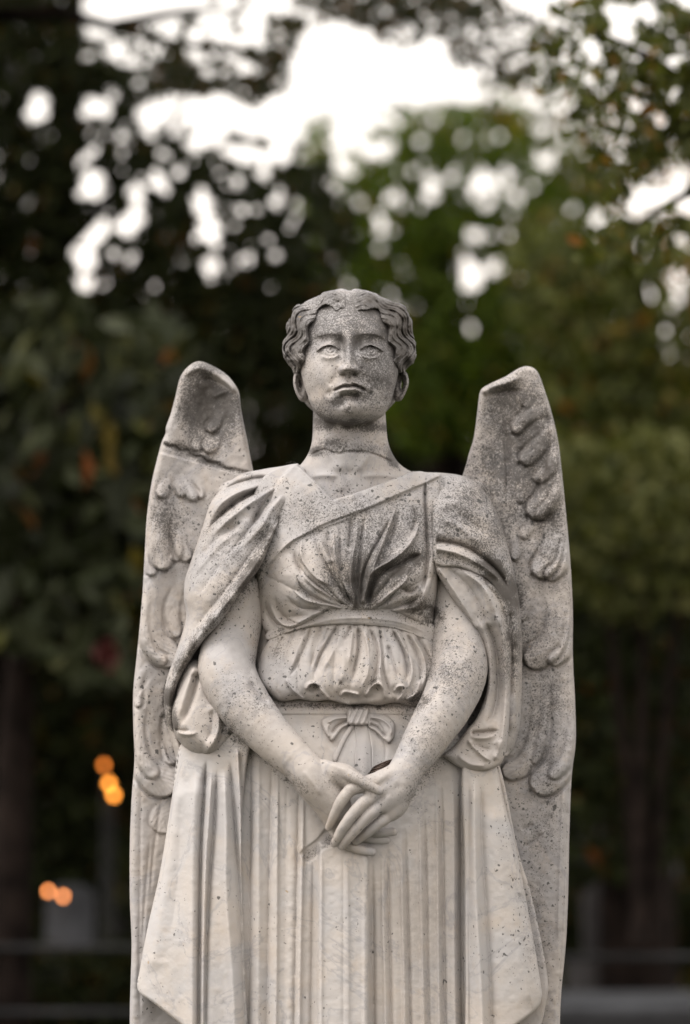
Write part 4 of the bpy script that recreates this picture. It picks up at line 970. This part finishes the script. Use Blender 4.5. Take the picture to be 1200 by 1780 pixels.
L_OLIVE = leafmat('olive_leaf', [(0, (0.0203, 0.0243, 0.0062)), (.5, (0.0486, 0.0567, 0.0142)), (.9, (0.1013, 0.1115, 0.0324)), (1, (0.1822, 0.0910, 0.0304))], .6, .35, .12)
L_WARM = leafmat('late_season_leaf', [(0, (0.0110, 0.0138, 0.0055)), (.5, (0.0220, 0.0248, 0.0099)), (.85, (0.0385, 0.0330, 0.0138)), (1, (0.0770, 0.0413, 0.0165))], 0.60, .35, 0.16)
BARK = simple('dark_bark', (.006, .0045, .004), .98, (9, (.018, .013, .011)), .05)
def leaves(name, pts, size, mat, parent, seed, droop=.5):
    rs = np.random.RandomState(seed); n = len(pts)
    a = rs.normal(size=(n, 3)); a[:, 2] -= droop; a /= np.linalg.norm(a, axis=1)[:, None]
    b = rs.normal(size=(n, 3)); b -= a*(a*b).sum(1)[:, None]; b /= np.linalg.norm(b, axis=1)[:, None]
    c = np.cross(a, b); s = size*(.65+.7*rs.rand(n))[:, None]
    p0 = pts-a*s*.5; tip = pts+a*s*.5-c*s*.10; mid = pts+c*s*.04
    l1 = pts+b*s*.25-a*s*.08+c*s*.10; r1 = pts-b*s*.25-a*s*.08+c*s*.10
    l2 = pts+b*s*.19+a*s*.24+c*s*.05; r2 = pts-b*s*.19+a*s*.24+c*s*.05
    V3 = np.stack([p0, l1, l2, tip, r2, r1], 1).reshape(-1, 3)
    k = np.arange(n)[:, None]*6
    F = np.concatenate([k+np.array([[0, 1, 2, 3]]), k+np.array([[0, 3, 4, 5]])])
    return link(name, mesh_np(name, V3, F, True), parent, [mat])
def crown_pts(dist, spread, blobs, holes, cover, size, seed, rough=.45, soft=6):
    """blobs (u, v, ru, rv[, density]) and holes (u, v, r) as seen in the photograph, at dist metres"""
    rs = np.random.RandomState(seed); k = dist/FPX
    u0 = min(b[0]-b[2] for b in blobs); u1 = max(b[0]+b[2] for b in blobs); v0 = min(b[1]-b[3] for b in blobs); v1 = max(b[1]+b[3] for b in blobs)
    n = int(cover*(u1-u0)*(v1-v0)*k*k/(size*size*.24))
    u = u0+(u1-u0)*rs.rand(n); v = v0+(v1-v0)*rs.rand(n); w = rs.rand(n)
    nz = vnoise(u, v, 55, seed)*.6+vnoise(u, v, 22, seed+1)*.4
    d = np.zeros(n)
    for b in blobs:
        dn = b[4] if len(b) > 4 else 1.0
        r = np.sqrt(((u-b[0])/b[2])**2+((v-b[1])/b[3])**2)
        d = np.maximum(d, dn*np.clip((1-r+nz*rough*.6)*soft, 0, 1)*(r < 1.15))
    keep = w < d
    grow = size/k*.13
    for h in holes:
        ru = h[2]+grow; x = (u-h[0]); y = (v-h[1])
        if len(h) > 3: rr = np.hypot(x/(h[2]+grow), y/(h[3]+grow))
        else: rr = np.hypot(x, y)/ru
        keep &= ~(rr < 1+.25*vnoise(u, v, 9, seed+7))
    u, v = u[keep], v[keep]
    # leaves gather on twigs: pull them into small tufts in depth
    dd = dist+spread*(rs.rand(len(u))-.5)
    return at(u, v, dd)
def tree(name, label, dist, spread, blobs, holes, cover, size, mat, seed, trunk, limbs=(), group='trees beyond the statue', cat='tree', rough=.45, r0=.2, droop=.5, soft=6):
    t0 = at(trunk[0][0], trunk[0][1], dist+trunk[0][2]); base = (t0[0], t0[1], 0)
    e = bpy.data.objects.new(name, None); COL.objects.link(e); e.location = base
    tag(e, label, cat, group)
    off = np.array(base)
    P = [np.array([t0[0], t0[1], -.15])-off]+[at(a, b, dist+c)-off for a, b, c in trunk]
    P = crom(P, 5)
    tube('trunk', P, np.linspace(r0, r0*.35, len(P)), BARK, e, 12)
    for lb in limbs:
        Q = crom([at(a, b, dist+c)-off for a, b, c in lb], 6)
        tube('limb', Q, np.linspace(r0*.35, r0*.06, len(Q)), BARK, e, 8)
    leaves('crown', crown_pts(dist, spread, blobs, holes, cover, size, seed, rough, soft)-off, size, mat, e, seed, droop)
    return e
HOLES_L = [(200,20,62,48),(270,45,66,52),(300,0,70,40),(235,92,50,22),(172,30,28),(345,25,22),(365,15,26),(312,70,16),(332,52,12),
  (67,188,19,24),(55,210,10),(160,178,15),(178,190,17),(150,195,10),(196,165,9),(156,98,8),(240,146,7),(275,132,8),(340,105,7),(362,128,6),(405,97,9),(428,115,7),(378,92,6),
  (210,240,9),(165,262,8),(212,262,6),(150,275,9),(150,300,7),(212,295,7),(272,300,9),(310,300,9),(285,268,8),(262,268,6),(330,300,5),
  (160,322,20,22),(180,345,18),(165,372,17),(185,360,12),(170,398,19),(150,415,14),(124,426,19,17),(150,452,18,20),(135,386,7),(150,492,14),
  (235,330,15),(240,352,10),(222,392,19),(238,378,14),(198,442,8),(233,452,11),(185,492,5),(242,474,5),
  (352,355,17),(350,330,6),(367,398,20),(372,415,14),(367,462,16),(325,455,8),(395,365,5),(422,364,9),(408,390,6),(430,450,10),(418,452,8),(480,444,8),(400,468,5),
  (386,578,13),(440,553,9),(477,350,10),(520,356,14),(530,368,8),(547,422,11),(375,450,6),(460,298,11),(338,92,8)]
HOLES_L += [(255,200,18),(285,192,28,22),(320,190,40,26),(365,185,40,32),(410,190,45,34),(440,215,34,24),(360,225,22),(345,248,18),(375,240,22),(300,220,22,16),(262,232,10),(405,262,17,14),(430,268,30,18),(465,272,20,15),(495,270,18),(490,240,24,18),(540,262,18),(522,275,9)]
rl = np.random.RandomState(78)
HOLES_L += [(rl.uniform(130, 560), rl.uniform(230, 510), rl.uniform(2, 6)) for _ in range(60)]
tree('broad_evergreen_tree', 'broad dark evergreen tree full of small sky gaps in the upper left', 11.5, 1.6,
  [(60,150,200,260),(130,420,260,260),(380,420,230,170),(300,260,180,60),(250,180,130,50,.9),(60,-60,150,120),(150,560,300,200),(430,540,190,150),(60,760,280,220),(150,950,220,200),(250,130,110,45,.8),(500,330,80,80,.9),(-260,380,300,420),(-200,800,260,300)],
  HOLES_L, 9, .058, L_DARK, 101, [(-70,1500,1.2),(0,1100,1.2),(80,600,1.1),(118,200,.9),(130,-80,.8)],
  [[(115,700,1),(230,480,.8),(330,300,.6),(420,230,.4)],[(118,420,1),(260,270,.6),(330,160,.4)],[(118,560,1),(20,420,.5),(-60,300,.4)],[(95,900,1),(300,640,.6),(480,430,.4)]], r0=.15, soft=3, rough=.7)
tree('overhanging_brown_leaved_tree', 'tree with brownish leaves hanging into the bright sky at top centre left', 9.0, .8,
  [(-330,40,260,240),(-120,-90,200,130),(100,-120,200,90),(400,85,95,80),(450,130,60,60),(480,40,60,30,.8),(395,20,60,40,.7),(330,130,80,35,.7),(500,80,22,30,.6),(640,6,110,46,.75),(760,10,120,50,.75),(850,45,60,50,.35),(560,10,60,30,.35),(250,70,60,40,.35),(690,60,60,25,.35),(900,100,90,70,.4),(830,90,60,40,.35)],
  [(375,28,26,24),(437,38,24,20),(352,10,20),(400,5,14),(383,60,20,14),(420,70,13),(340,60,16),(345,104,11),(375,95,8),(403,96,13,11),(360,128,10),(428,116,11),(392,130,6),(470,10,35,16),(445,68,9),(330,85,9),(290,150,9),(455,105,6)],
  5.5, .05, L_WARM, 102, [(-420,1500,.4),(-400,900,.3),(-320,300,.2),(-120,60,.1),(100,20,0)], [[(100,20,0),(280,70,0),(400,90,0),(485,120,0)],[(200,45,0),(330,20,0),(430,20,0)],[(300,-160,0),(520,-60,0),(760,0,0)]], r0=.075)
HOLES_C = [(600,240,24,22),(598,285,14),(570,322,17),(585,345,13),(650,262,27,17),(672,255,12),(655,190,9),(733,248,9),(683,345,12),(706,357,10),(750,318,13),(748,336,13),(828,328,16),(852,316,16),(845,352,12),(838,300,6),
  (900,341,11),(925,325,5),(950,278,13),(986,296,13),(825,410,11),(820,480,19,22),(812,462,10),(862,464,14),(905,496,15),(906,506,10),(875,440,8),(762,452,9),(785,460,10),(775,480,7),(740,544,9),(735,508,6),(885,410,6),(660,398,8),(682,400,7),(755,370,6),(620,402,8),(610,300,8),(880,300,9),(818,572,7),(790,555,6),(875,335,6),(715,300,7),(790,300,7)]
rh = np.random.RandomState(77)
HOLES_C += [(rh.uniform(570, 1000), rh.uniform(200, 560), rh.uniform(2, 7)) for _ in range(75)]
tree('spreading_green_tree', 'fresh green tree rising behind the statue\'s head, its top against the open sky', 17, 2.4,
  [(760,430,250,230),(640,330,110,110),(700,260,120,70,.8),(820,270,130,90,.8),(900,400,190,190),(640,470,140,130),(800,620,230,200),(950,600,200,200),(560,250,50,50,.45),(760,205,150,30,.4),(560,400,60,100)],
  HOLES_C, 9, .085, L_GREEN, 103, [(800,1490,1.5),(790,1100,1.4),(770,700,1.2),(760,350,.8)],
  [[(775,800,1.2),(660,560,.8),(620,380,.6)],[(772,720,1.2),(880,500,.8),(930,330,.6)],[(765,560,1.1),(720,380,.8),(700,260,.6)]], r0=.32, soft=2.2, rough=.8)
tree('near_fine_leaved_tree', 'near tree with small separate leaves filling the upper right corner', 6.8, .7,
  [(1370,60,200,260),(1400,400,160,200),(1130,90,130,140),(1060,30,100,60,.75),(1160,230,80,120,.85),(1010,75,60,50,.7),(1030,130,55,60,.6),(970,130,50,60,.3),(1030,200,60,60,.4),(1110,280,90,60,.6),(1110,330,80,60,.4),(960,60,40,30,.3),(1180,400,60,80,.55),(1085,210,60,60,.5),(1080,420,80,60,.35)],
  [(1083,32,22,26),(1122,22,13),(1170,108,9),(1098,68,11),(1035,90,13),(1118,88,9),(1070,60,12),(1110,185,10),(1150,215,12),(1130,360,30,26),(1165,330,26),(1195,300,20),(1190,430,16),(1195,350,20)],
  4.2, .048, L_OLIVE, 104, [(1420,1500,.4),(1400,900,.4),(1340,400,.3),(1230,120,.1)], [[(1290,250,.2),(1160,120,0),(1040,60,0),(970,50,0)],[(1300,300,.2),(1180,230,0),(1080,230,0)],[(1290,320,.2),(1190,340,0),(1090,400,0)]], r0=.06, rough=.8)
tree('olive_toned_tree', 'olive toned tree at the right edge above the hedge', 13, 2,
  [(1090,640,190,260),(1150,480,130,110,.85),(1000,520,120,110,.9),(960,440,90,90,.9),(1060,400,60,50,.6),(1020,300,60,60,.6),(1150,290,60,40,.35),(960,200,80,70,.3),(900,160,80,60,.25)],
  [(1035,345,22,20),(1040,372,22,18),(1015,330,12),(1110,340,36,26),(1085,365,22),(1140,305,30,20),(1190,330,30,26),(1125,514,13),(1105,432,13),(1110,375,10),(1190,480,20),(1188,410,12),(1170,482,12),(1178,510,10),(1148,400,9),(1075,330,12),(1050,310,9),(1090,290,9)],
  5.5, .10, L_OLIVE, 105, [(1120,1500,.6),(1118,1000,.6),(1110,600,.5),(1080,380,.4)], [[(1112,760,.5),(1040,560,.3),(1000,420,.2)],[(1115,820,.5),(1180,620,.3),(1200,450,.2)]], r0=.2)
tree('magnolia_tree', 'magnolia with large pale-backed leaves left of the statue\'s wing', 10.2, 1.3,
  [(120,760,220,260),(60,980,150,170),(210,930,100,150),(240,650,110,130),(40,620,120,110),(180,1120,80,60,.7),(-40,800,100,300)],
  [], 3.6, .17, L_MAG, 106, [(20,1560,.4),(30,1250,.4),(60,950,.3),(110,700,.2)], [[(50,1000,.3),(150,880,.1),(220,800,0)],[(60,950,.3),(0,800,.1),(-40,650,0)]], r0=.11, droop=.9)
L_PEACH = leafmat('warm_glow_leaf', [(0, (.05, .035, .012)), (.4, (.16, .095, .045)), (.8, (.30, .18, .10)), (1, (.34, .15, .06))], .6, .65, .1)  # leaf colour of an added tree, stands in for warm sky glow
tree('warm_glow_tree', 'thinly leaved peach-coloured tree added for the warm sky glow at the right edge below the near tree', 15, 1.4,
  [(1130,330,110,110,.6),(1060,230,80,90,.45),(1180,240,70,90,.6),(1100,170,70,60,.35),(1170,430,60,90,.5)], [(1040,350,18),(1110,345,26,20),(1190,350,16),(1085,372,14)], 1.6, .075, L_PEACH, 107,
  [(1400,1500,.4),(1380,900,.3),(1320,500,.2),(1220,300,.1)], [[(1330,560,.2),(1220,420,0),(1120,350,0)],[(1280,400,.2),(1160,250,0),(1080,200,0)]], r0=.08, rough=.9, soft=2)
# darker woods closing the view low down
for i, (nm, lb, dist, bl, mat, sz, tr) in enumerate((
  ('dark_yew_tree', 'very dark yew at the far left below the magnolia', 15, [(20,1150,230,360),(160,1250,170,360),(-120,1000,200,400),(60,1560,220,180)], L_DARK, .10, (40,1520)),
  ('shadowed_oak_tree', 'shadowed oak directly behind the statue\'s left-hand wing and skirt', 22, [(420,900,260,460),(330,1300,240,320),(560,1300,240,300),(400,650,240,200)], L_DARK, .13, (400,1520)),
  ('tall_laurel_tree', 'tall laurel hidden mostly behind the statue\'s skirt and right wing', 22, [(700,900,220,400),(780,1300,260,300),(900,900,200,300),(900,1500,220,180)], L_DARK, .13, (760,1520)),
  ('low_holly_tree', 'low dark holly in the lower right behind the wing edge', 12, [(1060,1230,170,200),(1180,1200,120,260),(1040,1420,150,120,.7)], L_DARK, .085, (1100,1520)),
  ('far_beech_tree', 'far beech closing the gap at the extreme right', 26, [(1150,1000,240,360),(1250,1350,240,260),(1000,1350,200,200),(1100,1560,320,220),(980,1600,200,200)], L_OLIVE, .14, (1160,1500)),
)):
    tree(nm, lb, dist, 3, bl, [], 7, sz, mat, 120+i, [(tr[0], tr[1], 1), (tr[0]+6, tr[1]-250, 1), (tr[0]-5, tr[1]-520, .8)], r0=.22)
# clipped pale hedge on the right
hb = bpy.data.objects.new('privet_bush', None); COL.objects.link(hb); p_ = at(1110, 1500, 10.5); hb.location = (p_[0], p_[1], 0)
tag(hb, 'grey-green loose privet bush to the right of the statue\'s wing', 'bush')
off = np.array((p_[0], p_[1], 0)); leaves('foliage', crown_pts(10.5, 1.2, [(1080,850,150,120),(1180,900,120,150),(1000,880,100,110),(1100,1000,160,90,.8)], [], 4, .09, 140)-off, .09, leafmat('privet_leaf', [(0,(.024,.028,.008)),(.5,(.056,.062,.019)),(1,(.11,.11,.042))], .6, .3, .08), hb, 140)
for q in ((1110,1500,0,1120,900),(1120,1500,.1,1040,930),(1125,1500,.1,1190,960)):
    Q = crom([at(q[0], 1640, 10.5+q[2])-off, at((q[0]+q[3])/2, 1250, 10.5)-off, at(q[3], q[4], 10.5)-off], 6); tube('stem', Q, np.linspace(.04, .012, len(Q)), BARK, hb, 8)
for lb, dist, bl, sd_, tx in (('low box hedge filling the bottom left corner behind the iron rail', 11.6, [(30,1735,240,95),(200,1720,120,80)], 150, 60), ('low box hedge along the lower right, under the dark holly', 14.5, [(1060,1590,180,75),(1220,1600,140,85)], 151, 1100)):
    hb = bpy.data.objects.new('box_hedge', None); COL.objects.link(hb); p_ = at(tx, 1600, dist); hb.location = (p_[0], p_[1], 0); off = np.array((p_[0], p_[1], 0))
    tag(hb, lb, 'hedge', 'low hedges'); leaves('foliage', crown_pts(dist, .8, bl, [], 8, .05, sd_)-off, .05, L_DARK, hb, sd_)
# the wood that closes the horizon
wp = np.concatenate([crown_pts(34+3*i, 5, [(-1700+850*k+200*i, 1180+40*((k*3+i) % 3), 620, 430+50*((k+i) % 3)) for k in range(7)], [], 2.6, .34, 170+i) for i in range(2)])
tag(leaves('distant_wood', wp, .34, L_DARK, None, 170), 'dark distant wood closing the horizon all along behind the statue', 'wood', kind='stuff')
# ground
gm = simple('dark_grass', (.012, .014, .006), .95, (6, (.035, .04, .015)))
gx, gy = np.meshgrid(np.concatenate([np.linspace(-600, -40, 8), np.linspace(-30, 30, 61), np.linspace(40, 600, 8)]), np.concatenate([np.linspace(-300, -20, 6), np.linspace(-10, 50, 61), np.linspace(60, 850, 8)]))
gz = .05*vnoise(gx, gy, 2.2, 5)*(np.abs(gx) < 35)*(gy < 55)-.03
gz = np.where(np.hypot(gx, gy) < 1.6, -.02, gz)
k = np.arange(gx.size).reshape(gx.shape); q = np.stack([k[:-1, :-1].ravel(), k[:-1, 1:].ravel(), k[1:, 1:].ravel(), k[1:, :-1].ravel()], 1)
tag(link('ground', mesh_np('ground', np.stack([gx.ravel(), gy.ravel(), gz.ravel()], 1), q), None, [gm]), kind='structure')
# graves, lamps and small things in the gloom
PALE = simple('pale_grave_stone', (.04, .042, .047), .9, (5, (.085, .088, .098)))
GREY = simple('grey_grave_stone', (.03, .028, .029), .85, (6, (.065, .06, .06)))
IRON = simple('black_iron', (.012, .012, .013), .5)
def headstone(name, label, u, v0, dist, w, h, th, mat, lean=0, top=.5, group='headstones'):
    """round-topped slab standing on a base; v0 = its foot"""
    c = at(u, v0, dist); z0 = max(c[2], 0)
    e = bpy.data.objects.new(name, None); COL.objects.link(e); e.location = (c[0], c[1], 0); e.rotation_euler = (0, rad(lean), rad(6)); tag(e, label, 'headstone', group)
    import bmesh
    bm = bmesh.new(); pr = [(-w/2, .1), (w/2, .1)]+[(w/2*math.cos(a), z0+h-w/2*top+w/2*top*math.sin(a)) for a in np.linspace(0, math.pi, 15)]
    vs = [bm.verts.new((x, -th/2, z)) for x, z in pr]; f = bm.faces.new(vs)
    r = bmesh.ops.extrude_face_region(bm, geom=[f])
    bmesh.ops.translate(bm, verts=[x for x in r['geom'] if isinstance(x, bmesh.types.BMVert)], vec=(0, th, 0)); bmesh.ops.recalc_face_normals(bm, faces=bm.faces[:])
    bmesh.ops.bevel(bm, geom=[x for x in bm.edges if abs(x.verts[0].co.y-x.verts[1].co.y) < 1e-5], offset=.012, segments=2, affect='EDGES')
    me = bpy.data.meshes.new('slab'); bm.to_mesh(me); bm.free(); link('slab', me, e, [mat])
    boxm('footing', (-w*.65, -th*1.2, -.05), (w*.65, th*1.2, .097), mat, e, .012)
    return e
headstone('headstone', 'tall pale round-topped headstone below the two orange lantern lights', 122, 1640, 12.5, .25, .30, .1, PALE)
headstone('headstone', 'grey-pink headstone just left of the statue\'s wing edge', 212, 1640, 14, .14, .42, .1, GREY)
for i, (u, v, dist, w, h, lb) in enumerate(((1022,1445,16,.30,.12,'low pale stone glimpsed beside the right wing edge'),(1105,1470,17,.30,.14,'wide pale-pink stone among the dark holly leaves'),(1140,1440,19,.16,.10,'small pale stone farthest back on the right'),(1032,1560,14,.12,.12,'small round-topped stone low beside the right wing'),(1148,1545,15,.22,.18,'grey stone near the right edge above the iron rail'))):
    headstone('headstone', lb, u, v, dist, w, h, .1, GREY)
# pale ledger tombs at the bottom right
tb = bpy.data.objects.new('ledger_tomb', None); COL.objects.link(tb); c = at(1090, 1745, 12); tb.location = (c[0], c[1], 0); tag(tb, 'low bluish-white ledger tomb cut by the bottom right of the frame', 'tomb')
boxm('chest', (-.42, -.5, -.02), (.5, .5, c[2]-.05), PALE, tb, .02); boxm('ledger_slab', (-.48, -.56, c[2]-.047), (.56, .56, c[2]+.03), PALE, tb, .02)
# iron rail fences
def rail(name, label, ua, ub, v, dist, v2):
    a = at(ua, v, dist); b = at(ub, v, dist); e = bpy.data.objects.new(name, None); COL.objects.link(e); e.location = (a[0], a[1], 0); tag(e, label, 'fence', 'iron rail fences')
    L = b[0]-a[0]; z1 = a[2]; z2 = at(ua, v2, dist)[2]
    for z in (z1, z2): tube('rail', [(0, 0, z), (L/2, 0, z), (L, 0, z)], .016, IRON, e, 8)
    for k in range(int(L/.9)+2): tube('post', [(min(k*.9, L), 0, -.05), (min(k*.9, L), 0, z1/2), (min(k*.9, L), 0, z1+.04)], .022, IRON, e, 8)
rail('rail_fence', 'black iron rail fence crossing the lower left corner', -60, 260, 1648, 10.5, 1760)
rail('rail_fence', 'dull iron rail fence crossing the lower right corner', 960, 1260, 1664, 10.8, 1770)
# lit lanterns
def glow(name, col, s):
    m, n, l = nt(name); o = n.new('ShaderNodeOutputMaterial'); x = n.new('ShaderNodeEmission'); x.inputs[0].default_value = tuple(col)+(1,); x.inputs[1].default_value = s; l.new(x.outputs[0], o.inputs[0]); return m
def lantern(label, u, v, dist, r, s, col=(1, .33, .045)):
    c = at(u, v, dist); e = bpy.data.objects.new('lantern', None); COL.objects.link(e); e.location = (c[0], c[1], 0); tag(e, label, 'lantern', 'lit orange lanterns')
    import bmesh
    bm = bmesh.new(); bmesh.ops.create_uvsphere(bm, u_segments=16, v_segments=10, radius=r)
    for w in bm.verts: w.co.z = w.co.z*1.15+c[2]
    me = bpy.data.meshes.new('bulb'); bm.to_mesh(me); bm.free(); link('bulb', me, e, [glow('lantern_glow', col, s)])
    tube('post', [(0, 0, -.05), (0, 0, c[2]/2), (0, 0, c[2]-r*1.16)], .006, IRON, e, 8)
    tube('cap', [(0, 0, c[2]+r*1.1), (0, 0, c[2]+r*1.5), (0, 0, c[2]+r*1.9)], [r*.9, r*.5, .004], IRON, e, 10)
lantern('dim orange lantern, the topmost of the three beside the left wing', 181, 1330, 12.0, .014, 2.0, (1, .27, .04))
lantern('bright orange lantern, middle of the three beside the left wing', 190, 1362, 12.0, .015, 4.2)
lantern('bright orange lantern, lowest of the three beside the left wing', 198, 1382, 12.0, .015, 4.2)
lantern('pale orange lantern low in the left corner, left one of the pair', 84, 1549, 11.3, .011, 4.5, (1, .33, .10))
lantern('pale orange lantern low in the left corner, right one of the pair', 110, 1558, 11.3, .011, 4.5, (1, .33, .10))
# red camellia flower
fl = bpy.data.objects.new('red_flower', None); COL.objects.link(fl); c = at(183, 1138, 9.2); fl.location = (c[0], c[1], c[2]); tag(fl, 'dull red flower hanging low on the magnolia near the wing edge', 'flower')
rs = np.random.RandomState(5); pp = rs.normal(size=(30, 3))*.02; leaves('petals', pp, .07, simple('red_petal', (.07, .014, .012), .7), fl, 7)
tube('stalk', [(0, 0, -.01), (.02, .03, .05), (.05, .1, .14)], .003, BARK, fl, 6)
